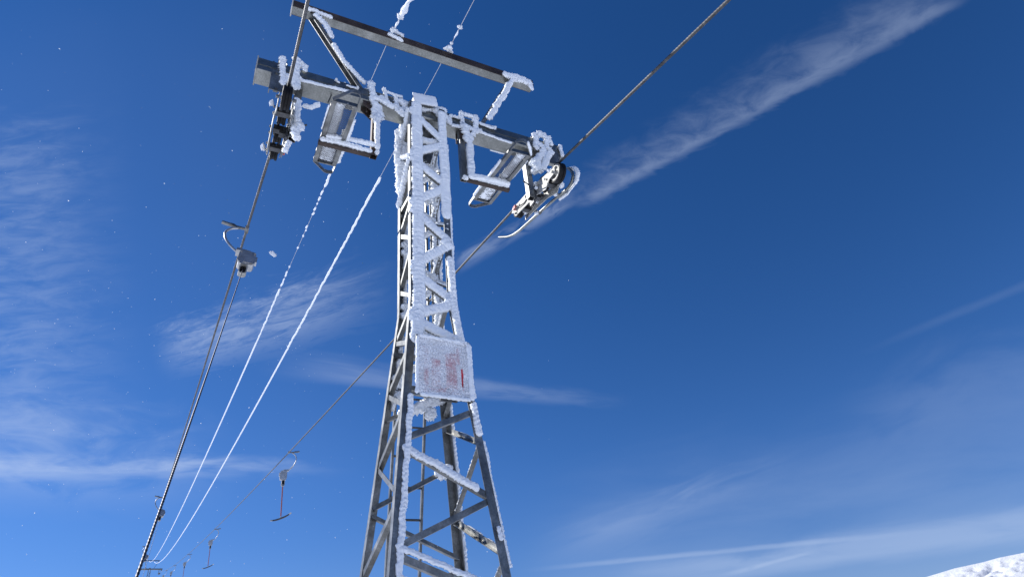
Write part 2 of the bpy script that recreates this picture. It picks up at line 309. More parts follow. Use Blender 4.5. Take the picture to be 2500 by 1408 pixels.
# ---------------------------------------------------------------- rime
def rime_mb(mb, path, w, n, t, seed, res=.009, cover=1.0, fringe=1.0, side=None, taper=True, wob=0.0):
    """ragged feathered slab of rime along a polyline lying on a face with outward normal n"""
    P = [np.array(p, float) for p in path]; n = np.array(n, float); n /= np.linalg.norm(n)
    seg = [np.linalg.norm(P[i+1]-P[i]) for i in range(len(P)-1)]; L = sum(seg); nu = max(4, int(L/res)); nv = 10
    S = np.linspace(0, L, nu+1); cum = np.concatenate([[0], np.cumsum(seg)])
    C = np.stack([np.interp(S, cum, [p[k] for p in P]) for k in range(3)], 1)
    if len(P) > 2:
        for _ in range(3): C[1:-1] = (C[:-2]+2*C[1:-1]+C[2:])/4
    T = np.gradient(C, axis=0); T /= np.linalg.norm(T, axis=1)[:, None]; Wd = np.cross(n[None], T); Wd /= np.linalg.norm(Wd, axis=1)[:, None]
    if wob: C = C+Wd*((fbm(C*9+seed*3.3, seed+60, 3)-.5)*wob*w)[:, None]
    key = C*1.0+seed*13.7
    def edge(k):
        a = fbm(key*np.array([80, 80, 80])+k, seed+k, 2); b = vnoise(key*13+k*3.3, seed+9+k)
        return np.abs(a-.5)*2*.85+(b-.5)*.7
    sawL = (S/.045+3.2*vnoise(key*9, seed+41)) % 1; sawR = (S/.040+3.2*vnoise(key*9+5, seed+42)) % 1
    eL = 1+fringe*(edge(1)*.62+.30*sawL**2-.22); eR = 1+fringe*(edge(5)*.62+.30*sawR**2-.22)
    big = .45+.75*vnoise(key*6, seed+31)+.45*vnoise(key*2.2, seed+32)
    end = np.ones(nu+1)
    if taper:
        q = np.minimum(S, L-S); end = np.clip(q/(w*.5)+.25, 0, 1)**.6
    msk = np.ones(nu+1, bool)
    if cover < 1: msk = vnoise(key*4.5, seed+77)*.75+vnoise(key*14, seed+78)*.25 < cover*.62+.19
    vv = np.linspace(-1, 1, nv+1)
    off = np.where(vv[None] < 0, vv[None]*eL[:, None], vv[None]*eR[:, None])*(w/2*end)[:, None]
    X = C[:, None]+Wd[:, None]*off[..., None]
    h = (1-np.abs(vv)**5)[None]*t*.72*(big*end)[:, None]
    f1 = fbm(X*26+seed, seed+3, 4)
    rip = (((S/.045+3.2*vnoise(key*9, seed+41))[:, None]+.5*np.abs(vv)[None]+.5*(f1-.5)) % 1)**1.4
    f2 = np.abs(fbm(X*np.array([55, 55, 80])+seed, seed+6, 3)-.5)*2
    h = h*(.5+.55*f1+.5*f2)+t*.30*rip*(1-np.abs(vv)**6)[None]
    # feathered edges reach forwards too
    X = X+n*h[..., None]+T[:, None]*((f1-.5)*.012)[..., None]
    i = 0
    while i <= nu:
        if not msk[i]: i += 1; continue
        j = i
        while j < nu and msk[j+1]: j += 1
        if j-i >= 2:
            m = nv+1; blk = X[i:j+1].copy(); k = j-i+1
            for e, q in ((0, .5), (k-1, .5)):
                cc = C[i+e]; blk[e] = cc+(blk[e]-cc)*q
            fs = []
            for a in range(k-1):
                for b in range(nv): fs.append((a*m+b, a*m+b+1, (a+1)*m+b+1, (a+1)*m+b))
                fs.append((a*m+nv, a*m, (a+1)*m, (a+1)*m+nv))
            fs.append(tuple(range(nv+1))); fs.append(tuple((k-1)*m+nv-b for b in range(nv+1)))
            mb.add(blk.reshape(-1, 3), fs)
        i = j+1
    return mb
_ico = {}
def ico(sub):
    if sub not in _ico:
        bm = bmesh.new(); bmesh.ops.create_icosphere(bm, subdivisions=sub, radius=1)
        _ico[sub] = (np.array([v.co[:] for v in bm.verts]), [tuple(v.index for v in f.verts) for f in bm.faces]); bm.free()
    return _ico[sub]
def blob(mb, c, r, seed, rough=.6, sub=3, freq=2.2):
    vs, fs = ico(sub); c = np.array(c, float); r = np.array(r if hasattr(r, '__len__') else (r, r, r), float)
    sub = 4; vs, fs = ico(sub)
    k = .18+.62*rough*fbm(vs*1.3+seed*3.1, seed, 2)+.75*rough*np.abs(fbm(vs*3.2+seed*1.7, seed+2, 3)-.5)*2+.35*rough*np.abs(vnoise(vs*11+seed, seed+5)-.5)
    return mb.add(c+vs*r*k[:, None], fs)
def rime_obj(parent, calls, name='rime', label=None):
    mb = MB()
    for c in calls: rime_mb(mb, **c)
    if not mb.v: return None
    o = mb.build(name, RIME, parent, smooth=True)
    return o

# ---------------------------------------------------------------- ground and hill
def ground_z(x, y):
    x = np.asarray(x, float); y = np.asarray(y, float); yy = y+5.1
    g = .092+.036*np.exp(-((x+.05*yy)/45.0)**2)
    z = np.where(yy > 0, yy*g, yy*.09)
    z = z+.10*(fbm(np.stack([x*.11, y*.11, x*0], -1), 5, 4)-.5)*np.clip(np.hypot(x+1.8, yy)/8, 0, 1)
    return z
mb = MB(); n = 150
s = np.linspace(-1, 1, n); gx = np.sign(s)*(np.abs(s)**3.2)*4000; gy = gx.copy()
XX, YY = np.meshgrid(gx, gy, indexing='ij'); R_ = np.hypot(XX, YY)
ZZ = ground_z(XX, YY)-np.clip(R_-500, 0, None)*.12
mb.add(np.stack([XX, YY, ZZ], -1).reshape(-1, 3), [(i*n+j, (i+1)*n+j, (i+1)*n+j+1, i*n+j+1) for i in range(n-1) for j in range(n-1)])
tag(mb.build('snow_ground', SNOWG, None, smooth=True), 'gently rising snow slope under the ski lift', None, kind='structure')
# wind-carved snow hill at the right
mb = MB(); nu, nv = 420, 150
crest = [(50, 3.9), (54, 4.30), (56.96, 4.63), (59.02, 4.90), (60.82, 4.99), (61.84, 5.10), (63.27, 5.14), (66, 5.4), (72, 6.0), (80, 6.3), (95, 5.5)]
azs = np.linspace(50, 95, nu); els = np.interp(azs, [c[0] for c in crest], [c[1] for c in crest])
D0 = 118.0
cx = CAMP.x+np.sin(np.radians(azs))*D0; cy = CAMP.y+np.cos(np.radians(azs))*D0; cz = 1.7+np.tan(np.radians(els))*D0
tv = np.linspace(-1, 1, nv)[None]                       # -1 towards the camera, 1 away
dist = D0+np.sign(tv)*np.abs(tv)**1.3*26
hx = CAMP.x+np.sin(np.radians(azs))[:, None]*dist; hy = CAMP.y+np.cos(np.radians(azs))[:, None]*dist
gz = ground_z(hx, hy)-.6
prof = np.where(tv < 0, 1-np.abs(tv)**1.15, 1-np.abs(tv)**1.6)
hz = gz+(cz[:, None]-gz)*prof
q = np.stack([hx*.16, hy*.16, hz*.5], -1)
dn = fbm(q, 3, 5); rid = 1-np.abs(2*fbm(np.stack([hx*.45+hy*.1, hy*.45, hz*.9], -1), 9, 4)-1)
am = np.clip(-tv*9-.25, 0, 1)
hz = hz-am*(2.2*(1-rid)**1.5+1.6*(dn-.45))
fine = fbm(np.stack([hx*1.7, hy*1.7, hz*2.5], -1), 21, 4)
hz = hz-am*np.clip(fine-.5, 0, 1)*.7
mb.add(np.stack([hx, hy, hz], -1).reshape(-1, 3), [(i*nv+j, i*nv+j+1, (i+1)*nv+j+1, (i+1)*nv+j) for i in range(nu-1) for j in range(nv-1)])
tag(mb.build('snow_hill', snow_mat('hill_snow', (.70, .72, .76), .5, .5, .5, 0), None, smooth=True), 'wind-carved snow hill at the lower right', None, kind='structure')

# ---------------------------------------------------------------- pylon
ZK = 5.05; HW = .225; TK = .0975; ZT = 7.90
def hw(z): return HW+TK*max(0.0, ZK-z)
def face_pt(face, a, z, ins=0.0):
    """point on a tower face; a in -1..1 across the face, ins = metres inwards"""
    h = hw(z)
    if face == 'front': return V((a*h, -h+ins, z))
    if face == 'back': return V((a*h, h-ins, z))
    if face == 'left': return V((-h+ins, a*h, z))
    return V((h-ins, a*h, z))
FN = {'front': V((0, -1, 0)), 'back': V((0, 1, 0)), 'left': V((-1, 0, 0)), 'right': V((1, 0, 0))}
# brace node heights: list of (face, a0, z0, a1, z1)
FRONT = [(-1, 7.72, 1, 7.30), (1, 7.28, -1, 7.00), (-1, 6.93, 1, 6.62), (1, 6.60, -1, 6.26), (-1, 6.18, 1, 5.82), (1, 5.78, -1, 5.42), (-1, 5.36, 1, 5.08), (1, 5.02, -1, 4.83), (-1, 4.80, 1, 4.58),
         (1, 3.87, -1, 3.56), (-1, 3.50, 1, 3.10), (1, 3.08, -1, 2.70), (-1, 2.66, 1, 2.30), (1, 2.26, -1, 1.7), (-1, 1.62, 1, 1.0)]
BACK = [(-1, 7.6, 1, 7.2), (1, 7.15, -1, 6.8), (-1, 6.72, 1, 6.35), (1, 6.3, -1, 5.95), (-1, 5.9, 1, 5.55), (1, 5.5, -1, 5.15), (-1, 5.1, 1, 4.75), (1, 4.7, -1, 4.38), (-1, 4.30, 1, 4.25),
        (1, 4.26, -1, 3.98), (1, 3.58, -1, 3.20), (-1, 3.14, 1, 2.8), (1, 2.72, -1, 2.2), (-1, 2.1, 1, 1.6), (1, 1.5, -1, .9)]
LEFT = [(-1, 7.75, 1, 7.35), (1, 7.3, -1, 6.95), (-1, 6.9, 1, 6.5), (1, 6.45, -1, 6.4), (-1, 6.33, .8, 6.14), (.8, 6.08, -1, 5.78), (-1, 5.69, .8, 5.42), (.8, 5.33, -1, 5.07), (-1, 4.97, .8, 4.78), (.8, 4.74, -1, 4.52),
        (-1, 4.46, .9, 4.24), (.9, 4.20, -1, 3.88), (-1, 3.84, .9, 3.53), (.9, 3.52, -1, 3.12), (-1, 3.03, .9, 2.68), (.9, 2.6, -1, 2.1), (-1, 2.0, .9, 1.5), (.9, 1.4, -1, .8)]
RIGHT = [(-1, 7.6, 1, 7.25), (1, 7.2, -1, 6.85), (-1, 6.8, 1, 6.45), (1, 6.4, -1, 6.05), (-1, 6.0, 1, 5.65), (1, 5.6, -1, 5.25), (-1, 5.2, 1, 4.9), (1, 4.85, -1, 4.5), (-1, 4.45, 1, 4.08), (1, 3.94, -1, 3.58),
         (-1, 3.56, 1, 3.16), (1, 3.10, -1, 2.68), (-1, 2.6, 1, 2.15), (1, 2.1, -1, 1.5), (-1, 1.4, 1, .8)]
def legpts(sx, sy, z0, z1):
    pts = [V((sx*hw(z0), sy*hw(z0), z0))]
    if z0 < ZK < z1: pts.append(V((sx*HW, sy*HW, ZK)))
    pts.append(V((sx*hw(z1), sy*hw(z1), z1))); return pts
def leg_path(sx, sy, z0, z1, dx, dy):
    return [tuple(p+V((dx, dy, 0))) for p in legpts(sx, sy, z0, z1)]

def wheel_mesh(r, w):
    mb = MB(); g = .012
    #          hub                     web / rim                                tyre
    prof = [(-w*.42, .012), (-w*.42, r*.22), (-w*.25, r*.24), (-w*.2, r*.55), (-w*.5, r*.62), (-w*.5, r*.74), (-w*.44, r*.76), (-w*.47, r*.8), (-w*.5, r*.93), (-w*.42, r), (-w*.2, r), (-w*.12, r-g), (w*.12, r-g), (w*.2, r), (w*.42, r), (w*.5, r*.93), (w*.47, r*.8), (w*.44, r*.76), (w*.5, r*.74), (w*.5, r*.62), (w*.2, r*.55), (w*.25, r*.24), (w*.42, r*.22), (w*.42, .012)]
    mats = [1 if 7 <= i <= 15 else 0 for i in range(len(prof)-1)]
    mb.lathe((0, 0, 0), (1, 0, 0), prof, 48, mats); mb.bolt((-w*.42, 0, 0), (-1, 0, 0), .02, .02); mb.bolt((w*.42, 0, 0), (1, 0, 0), .02, .02)
    return mb

def rope_z(y):
    return 7.39+(y*.258 if y < 0 else y*.193-.005*y)

def sheave_assembly(root, s, x0):
    """four sheaves in line under the rope at x0, s = outward sign"""
    e = bpy.data.objects.new('sheave_assembly', None); COL.objects.link(e); e.parent = root; e.empty_display_size = .1
    ws = [(-.38, .135, .095), (-.03, .105, .085), (.33, .105, .085), (.68, .105, .085)]
    cs = []
    for y, r, w in ws:
        zc = rope_z(y)-.016-r+.006; cs.append((y, zc, r)); o = wheel_mesh(r, w).build('sheave_wheel', [ZINC, RUBBER], e, smooth='auto'); o.location = (x0, y, zc)
    for k, sd in enumerate((-1, 1)):
        mb = MB(); px = x0+sd*.072; t = .01
        def plate(pts, off=0.0):
            mb.prism([(px+sd*off-(t/2), y, z) for y, z in pts], (t, 0, 0))
        (y1, z1, r1), (y2, z2, r2), (y3, z3, r3), (y4, z4, r4) = cs
        # short rockers carrying two wheels each, then the long beam that carries both rockers
        plate([(y1-.05, z1+.03), (y1+.02, z1+.06), (y2+.03, z2+.045), (y2+.05, z2-.03), (y2-.02, z2-.06), (y1+.17, z1-.075), (y1+.11, z1-.03), (y1-.04, z1-.04)])
        plate([(y3-.06, z3+.03), (y3, z3+.05), (y4+.02, z4+.05), (y4+.09, z4-.0), (y4+.02, z4-.05), (y3+.17, z3-.08), (y3-.02, z3-.06)])
        plate([(y1+.14, z1-.06), (y2+.12, z2+.01), (y3+.2, z3-.03), (y3+.26, z3-.09), (y2+.1, z2-.13), (y1+.2, z1-.12)], .012)
        for y, z, r in cs: mb.bolt((px+sd*.005, y, z), (sd, 0, 0), .02, .025)
        for y, z in (((y1+y2)/2, (z1+z2)/2-.03), ((y3+y4)/2, (z3+z4)/2-.03), (.12, z2-.05)): mb.bolt((px+sd*.017, y, z), (sd, 0, 0), .016, .018)
        mb.build('side_plate', ZINC if s > 0 else GALV, e)  # right-hand plates get the paler metal: their sunlit look is put into the colour
    for y in (-.185, .15, .505):
        mb = MB()
        z = np.interp(y, [c[0] for c in cs], [c[1] for c in cs])-.075
        mb.box((x0, y, z), (.13, .085, .06), (V((1, 0, 0)), V((0, .97, .22)).normalized(), V((0, -.22, .97)).normalized()))
        mb.build('cross_tube', DARKM, e)
    # square hanging post from the cross-arm and its stub
    mb = MB(); hx = s*1.475
    zb = 7.04 if s > 0 else 7.02
    for dx, dy, sx, sy in ((-.037, 0, .006, .08), (.037, 0, .006, .08), (0, -.037, .068, .006), (0, .037, .068, .006)):
        mb.box((hx+dx, .05+dy, (zb+7.80)/2), (sx, sy, 7.80-zb))
    mb.build('hanging_post', GALV, e)
    mb = MB(); mb.box(((hx+x0)/2+s*.0, .12, zb+.14), (abs(x0-hx), .07, .09)); mb.box((hx+s*.06, .10, zb+.10), (.02, .16, .22))
    mb.bolt((hx+s*.07, .1, zb+.15), (s, 0, 0), .02, .03); mb.tube([(hx-s*.02, .0, zb+.16), (hx-s*.13, -.03, zb+.20)], .011, 8)
    mb.build('mounting_bracket', DARKM, e)
    # tripped-rope switch
    mb = MB(); sx = x0-s*.10
    mb.box((sx, .62, rope_z(.62)-.13), (.035, .06, .05)); mb.build('safety_switch', PINKP, e)
    mb = MB(); mb.tube([(sx, .62, rope_z(.6)-.15), (sx-s*.01, .5, rope_z(.5)-.19), (sx, .36, rope_z(.36)-.21), (sx+s*.01, .2, rope_z(.2)-.16)], .008, 8); mb.build('switch_cable', DARKM, e)
    # rope catcher plates beneath the rope ends
    mb = MB()
    for y in (-.33, .83):
        mb.prism([(x0-.06, y, rope_z(y)-.05), (x0+.06, y, rope_z(y)-.05), (x0+.05, y, rope_z(y)-.15), (x0-.05, y, rope_z(y)-.15)], (0, .008, 0))
    return e, cs

def platform(root, s):
    """grated maintenance platform hung under the cross-arm, s = side"""
    e = bpy.data.objects.new('work_platform', None); COL.objects.link(e); e.parent = root; e.empty_display_size = .1
    xi, xo = (.935, 1.195) if s < 0 else (.80, 1.065)
    X0, X1 = s*xi, s*xo                                       # inner, outer rail
    def pz(y): return 7.035+.17*y
    ya, yb = -.72, .38
    up = V((0, -.17, 1)).normalized()
    for X in (X0, X1):
        mb = MB(); mb.angle((X-(.03 if X > (X0+X1)/2 else -.03)*-1*0, ya, pz(ya)), (X, yb, pz(yb)), V(((X0+X1)/2-X, 0, 0)), up, .045, .006)
        mb.build('side_rail', GALV, e)
    for y in (ya, yb-.012):
        mb = MB(); mb.bar((X0, y, pz(y)+.022), (X1, y, pz(y)+.022), .012, .05, (0, 1, 0)); mb.build('end_bar', GALV, e)
    # bent flat guard loops beyond both ends
    for y0, sg, L in ((ya, -1, .20), (yb, 1, .17)):
        pts = [(X0, y0, pz(y0)), (X0+(X1-X0)*.02, y0+sg*L*.82, pz(y0)+sg*.17*L*.82), (X0+(X1-X0)*.10, y0+sg*L*.97, pz(y0)+sg*.17*L), (X0+(X1-X0)*.24, y0+sg*L*1.02, pz(y0)+sg*.17*L), (X0+(X1-X0)*.42, y0+sg*L*.96, pz(y0)+sg*.17*L), (X1, y0, pz(y0))]
        mb = MB(); hh = .045; t = .007; n = len(pts)
        P = [V(p) for p in pts]; c = V(((X0+X1)/2, y0, pz(y0)))
        inn = []
        for i, p in enumerate(P):
            d = (P[min(i+1, n-1)]-P[max(i-1, 0)]).normalized(); nn = d.cross(up).normalized()
            if nn.dot(c-p) < 0: nn = -nn
            inn.append(p+nn*t)
        for i in range(n-1):
            a, b, a2, b2 = P[i], P[i+1], inn[i], inn[i+1]
            vs = [a, b, b2, a2, a+up*hh, b+up*hh, b2+up*hh, a2+up*hh]
            mb.add(vs, [(0, 1, 2, 3), (4, 7, 6, 5), (0, 4, 5, 1), (3, 2, 6, 7)]+([(0, 3, 7, 4)] if i == 0 else [])+([(1, 5, 6, 2)] if i == n-2 else []))
        mb.build('guard_loop', GALV, e, smooth='auto')
    # expanded metal grating
    mb = MB(); lo, hi = min(X0, X1)+.008, max(X0, X1)-.008; wd = hi-lo; pitch = .032; long = .075
    for k in range(-int(wd/long*1)-9, int((yb-ya)/pitch)+10):
        for sgn in (1, -1):
            y = ya+k*pitch; npt = int(wd/(long/2)); seg = []
            # zig-zag strand across the platform
            if sgn == 1:
                pts = [(lo+i*long/2, y+(pitch/2 if i % 2 else -pitch/2)) for i in range(npt+1)]
                pts = [p for p in pts if ya+.01 < p[1] < yb-.02]
                if len(pts) > 2:
                    for a, b in zip(pts[:-1], pts[1:]): mb.bar((a[0], a[1], pz(a[1])+.03), (b[0], b[1], pz(b[1])+.03), .0035, .005, up)
            else:
                pts = [(lo+i*long/2, y+(-pitch/2 if i % 2 else pitch/2)) for i in range(npt+1)]
                pts = [p for p in pts if ya+.01 < p[1] < yb-.02]
                if len(pts) > 2:
                    for a, b in zip(pts[:-1], pts[1:]): mb.bar((a[0], a[1], pz(a[1])+.0303), (b[0], b[1], pz(b[1])+.0303), .0035, .005, up)
    mb.build('grating', DARKM, e)
    # snow packed in the grating: a long patch down one side, full width at the far end
    m = MB(); xm = (X0+X1)/2; dn = -up
    g = .041
    rime_mb(m, path=[(X1-s*.085, ya+.03, pz(ya)+g), (X1-s*.085, -.02, pz(0)+g)], w=.13, n=dn, t=.012, seed=41+s, res=.012, fringe=.5, taper=False)
    rime_mb(m, path=[(xm, -.06, pz(-.06)+g), (xm, yb-.03, pz(yb-.03)+g)], w=.2, n=dn, t=.014, seed=45+s, res=.012, fringe=.35, taper=False)
    rime_mb(m, path=[(X0+s*.035, -.3, pz(-.3)+g), (X0+s*.035, .02, pz(.0)+g)], w=.05, n=dn, t=.012, seed=47+s, res=.012, fringe=1.2)
    rime_mb(m, path=[(X0-s*.002, -.5, pz(-.5)+.02), (X0-s*.002, yb-.05, pz(yb)+.02)], w=.04, n=(-s, -.3, 0), t=.05 if s < 0 else .03, seed=49+s, fringe=1.3)
    rime_mb(m, path=[(X1+s*.003, ya+.1, pz(ya)+.03), (X1+s*.003, -.2, pz(-.2)+.03)], w=.03, n=(s, -.3, .2), t=.02, seed=52+s, fringe=1.2)
    if s > 0: rime_mb(m, path=[(X1-.0, ya, pz(ya)+.02), (X0+(X1-X0)*.45, ya-.185, pz(ya)-.01)], w=.05, n=(.5, -1, 0), t=.035, seed=55, fringe=.8)
    m.build('rime', RIME, e, smooth=True)
    return e

def hang_frame(root, s):
    """U frame hung from the arm that carries the platform"""
    xi = s*.60 if s < 0 else .50; xo = s*1.21 if s < 0 else 1.10
    xr = s*.575 if s > 0 else -.60
    e = bpy.data.objects.new('hanger_frame', None); COL.objects.link(e); e.parent = root
    mb = MB(); w = .075
    for dx, dy, sx, sy in ((-.034, 0, .006, w), (.034, 0, .006, w), (0, -.034, .062, .006), (0, .034, .062, .006)):
        mb.box((xi+dx, -.06+dy, (6.955+7.797)/2), (sx, sy, 7.797-6.955))
    mb.build('post', RUST if s < 0 else GALV, e)
    mb = MB(); z = 6.965 if s < 0 else 6.95
    zz = 6.985
    a = xi+s*.04; mb.box(((a+xo)/2, -.06, zz-.008), (abs(xo-a), .05, .05)); mb.build('crossbar', RUST, e)
    mb = MB(); mb.prism([(xi-s*.045, -.115, 7.797), (xi+s*.16, -.115, 7.797), (xi+s*.16, -.115, 7.74), (xi+s*.04, -.115, 7.62), (xi-s*.045, -.115, 7.62)], (0, .01, 0))
    mb.prism([(xi-s*.045, .0, 7.797), (xi+s*.16, .0, 7.797), (xi+s*.16, .0, 7.74), (xi+s*.04, .0, 7.62), (xi-s*.045, .0, 7.62)], (0, .01, 0))
    mb.bolt((xi+s*.1, -.115, 7.75), (0, -1, 0), .015, .02); mb.tube([(xi+s*.1, -.05, 7.79), (xi+s*.1, -.05, 7.68)], .01, 8)
    mb.build('gusset_plate', RUST, e)
    return e

def build_pylon(root, near=True):
    zb = .35 if near else -7.2
    # legs
    for sx, sy in ((-1, -1), (1, -1), (-1, 1), (1, 1)):
        mb = MB(); P = legpts(sx, sy, zb, ZT)
        for a, b in zip(P[:-1], P[1:]): mb.angle(a, b, (-sx, 0, 0), (0, -sy, 0), .072, .008)
        leg = mb.build('leg', GALV, root)
        if near:
            R = []
            if (sx, sy) == (-1, -1):
                R += [dict(path=leg_path(sx, sy, 4.5, 7.9, .085, -.004), w=.14, n=(.1, -1, 0), t=.04, seed=1, taper=True, fringe=.38),
                      dict(path=leg_path(sx, sy, 2.3, 3.98, .066, -.004), w=.056, n=(.35, -1, 0), t=.032, seed=2, fringe=.9, wob=.5),
                      dict(path=leg_path(sx, sy, .5, 2.4, .062, -.004), w=.052, n=(.35, -1, 0), t=.03, seed=3, fringe=.9, wob=.5)]
            elif (sx, sy) == (1, -1):
                R += [dict(path=leg_path(sx, sy, 6.12, 7.85, -.045, -.004), w=.115, n=(.1, -1, 0), t=.04, seed=4, fringe=.45),
                      dict(path=leg_path(sx, sy, 4.45, 5.50, -.03, -.004), w=.07, n=(.3, -1, 0), t=.05, seed=5, fringe=.8, cover=.9),
                      dict(path=leg_path(sx, sy, 5.46, 5.62, -.035, -.004), w=.075, n=(.3, -1, 0), t=.045, seed=6, fringe=.6),
                      dict(path=leg_path(sx, sy, 2.55, 7.3, .004, .01), w=.03, n=(1, -.35, 0), t=.028, seed=7, fringe=1.1, cover=.97),
                      dict(path=leg_path(sx, sy, 3.62, 3.95, -.03, -.004), w=.06, n=(.3, -1, 0), t=.045, seed=8, fringe=.9),
                      dict(path=leg_path(sx, sy, 2.75, 3.2, -.025, -.004), w=.04, n=(.3, -1, 0), t=.025, seed=9, fringe=1.2, cover=.6)]
            elif (sx, sy) == (-1, 1):
                R += [dict(path=leg_path(sx, sy, 6.65, 7.75, .02, -.09), w=.15, n=(-.25, -1, 0), t=.09, seed=10, fringe=.8),
                      dict(path=leg_path(sx, sy, 7.1, 7.7, -.03, -.12), w=.1, n=(-1, -.5, 0), t=.06, seed=11, fringe=.9),
                      dict(path=leg_path(sx, sy, 4.0, 6.5, .075, -.012), w=.05, n=(.2, -1, 0), t=.05, seed=12, fringe=1.2, cover=.72)]
            else:
                R += [dict(path=leg_path(sx, sy, 4.7, 7.7, -.005, -.012), w=.11, n=(.25, -1, 0), t=.07, seed=13, fringe=.9, cover=.95),
                      dict(path=leg_path(sx, sy, 1.2, 4.2, .018, -.02), w=.045, n=(.45, -1, 0), t=.045, seed=14, fringe=1.1, cover=.95)]
            rime_obj(leg, R)
    # bracing
    for face, lst, bw in (('front', FRONT, .05), ('back', BACK, .045), ('left', LEFT, .045), ('right', RIGHT, .045)):
        fn = FN[face]; k = 0
        for (a0, z0, a1, z1) in lst:
            k += 1
            A = face_pt(face, a0*.93, z0, .010); B = face_pt(face, a1*.93, z1, .010)
            d = (B-A).normalized(); side = d.cross(fn)
            if side.z < 0: side = -side
            mb = MB(); A2 = A-side*bw/2; B2 = B-side*bw/2
            mb.angle(A2, B2, side, -fn, bw, .006)
            o = mb.build('brace', RUST if (near and face == 'left' and k == 11 and False) else GALV, root)
            if not near: continue
            R = []
            P = [tuple(A+fn*.008), tuple(B+fn*.008)]
            if face == 'front':
                if z0 > 4.7:
                    jr = random.Random(900+k)
                    for q in (A, B):
                        q1 = q+V((0, 0, jr.uniform(-.07, .0))); q2 = q+V((-.06 if q.x > 0 else .07, 0, jr.uniform(.03, .09)))
                        R.append(dict(path=[tuple(q1+fn*.012), tuple(q2+fn*.012)], w=jr.uniform(.08, .13), n=(.1, -1, 0), t=.03, seed=920+k, fringe=.9, wob=.6))
                    R.append(dict(path=P, w=.110, n=(.15, -1, 0), t=.03, seed=100+k, fringe=.5, taper=False, cover=1.0))
                elif (a0, z0) == (-1, 3.50): R.append(dict(path=[tuple(A+fn*.008), tuple(A.lerp(B, .86)+fn*.008)], w=.075, n=(.2, -1, .2), t=.032, seed=110, fringe=.9, wob=.6))
                elif (a0, z0) == (-1, 2.66):
                    R.append(dict(path=[tuple(A+V((0, 0, .06))+fn*.01), tuple(B+V((0, 0, .06))+fn*.01)], w=.05, n=(.2, -1, .3), t=.025, seed=111, fringe=1.0, wob=.5))
                    R.append(dict(path=[tuple(A+V((0, .0, -.16))+fn*.01), tuple(B+V((-.05, 0, -.10))+fn*.01)], w=.06, n=(.2, -1, .3), t=.03, seed=112, fringe=1.0, wob=.6))
            elif face == 'back':
                if z0 > 4.5: R.append(dict(path=[tuple(A-fn*.02), tuple(B-fn*.02)], w=.075, n=(.2, -1, 0), t=.06, seed=130+k, fringe=.9, cover=.95))
                elif (a0, z0) == (1, 4.26): R.append(dict(path=[tuple(A-fn*.02), tuple(A.lerp(B, .8)-fn*.02)], w=.12, n=(.2, -1, 0), t=.08, seed=141, fringe=.9))
                elif (a0, z0) == (1, 3.58): R.append(dict(path=[tuple(A-fn*.02), tuple(A.lerp(B, .22)-fn*.02)], w=.11, n=(.2, -1, 0), t=.08, seed=142, fringe=1))
            elif face == 'left':
                if z0 > 6.6: R.append(dict(path=[tuple(A+fn*.006), tuple(B+fn*.006)], w=.06, n=(-.8, -.8, 0), t=.06, seed=150+k, fringe=.9))
            elif face == 'right':
                if z0 > 5.1: R.append(dict(path=[tuple(A-fn*.03), tuple(B-fn*.03)], w=.055, n=(-.1, -1, .1), t=.05, seed=170+k, fringe=1, cover=.85))
                elif z1 < 4.2 and a0 == -1: R.append(dict(path=[tuple(A-fn*.02), tuple(B-fn*.02)], w=.035, n=(.2, -.6, .8), t=.03, seed=170+k, fringe=1.1, cover=.8))
                elif z1 < 3.6: R.append(dict(path=[tuple(A.lerp(B, .15)+fn*.01), tuple(A.lerp(B, .75)+fn*.01)], w=.03, n=(.8, -.6, -.2), t=.05, seed=170+k, fringe=1.2, cover=.85))
            if R: rime_obj(o, R)
    # horizontal ties and gusset lumps inside the head
    if near:
        for z in (6.36, 5.55, 4.62):
            h = hw(z); mb = MB(); mb.bar((-h+.01, h-.06, z), (h-.01, h-.06, z), .045, .045, (0, 1, 0)); mb.build('tie_bar', GALV, root)
        mb = MB(); mb.bar((-hw(4.1), -hw(4.1)+.02, 4.04), (hw(4.1), -hw(4.1)+.02, 4.04), .04, .04, (0, 1, 0))
        o = mb.build('tie_bar', GALV, root)
        m = MB()
        rr = random.Random(5)
        for (x, y, z, r) in ((.12, .1, 5.55, .07), (.14, .12, 6.36, .06), (-.02, .12, 4.66, .07), (.1, .17, 4.62, .08), (.06, -.02, 4.75, .05), (.12, .24, 4.06, .08), (-.2, .2, 4.2, .05), (.14, .14, 7.1, .07), (.05, .15, 7.18, .06), (.1, .16, 6.7, .07)):
            blob(m, (x, y, z), (r, r*.8, r*1.1), rr.randint(0, 999), 1.0)
        m.build('rime', RIME, o, smooth=True)
        # steel head box around the cross-arm (front gusset between the legs)
        mb = MB(); mb.box((0, -.155, 7.45), (.36, .008, .30)); mb.build('head_plate', GALV, root)
        mb = MB(); mb.prism([(-.215, .15, 7.79), (.215, .15, 7.79), (.215, .15, 7.3), (-.215, .15, 7.3)], (0, .01, 0))
        o = mb.build('head_plate', GALV, root)
        m = MB(); rime_mb(m, path=[(-.12, -.16, 7.32), (.15, -.16, 7.34)], w=.1, n=(0, -1, 0), t=.06, seed=201, fringe=.9); m.build('rime', RIME, o, smooth=True)
        # ladder behind the tower
        e = bpy.data.objects.new('ladder', None); COL.objects.link(e); e.parent = root
        def ly(z): return .30+.125*max(0, 5.3-z)
        def lx(z): return -.015-.02*max(0, 5-z)*.5
        for s_ in (-1, 1):
            mb = MB(); zs = [1.1, 2, 3, 4, 5.3, 7.3]
            for a, b in zip(zs[:-1], zs[1:]): mb.bar((lx(a)+s_*.152, ly(a), a), (lx(b)+s_*.152, ly(b), b), .022, .035, (1, 0, 0))
            mb.build('ladder_rail', GALV, e)
        z = 1.2
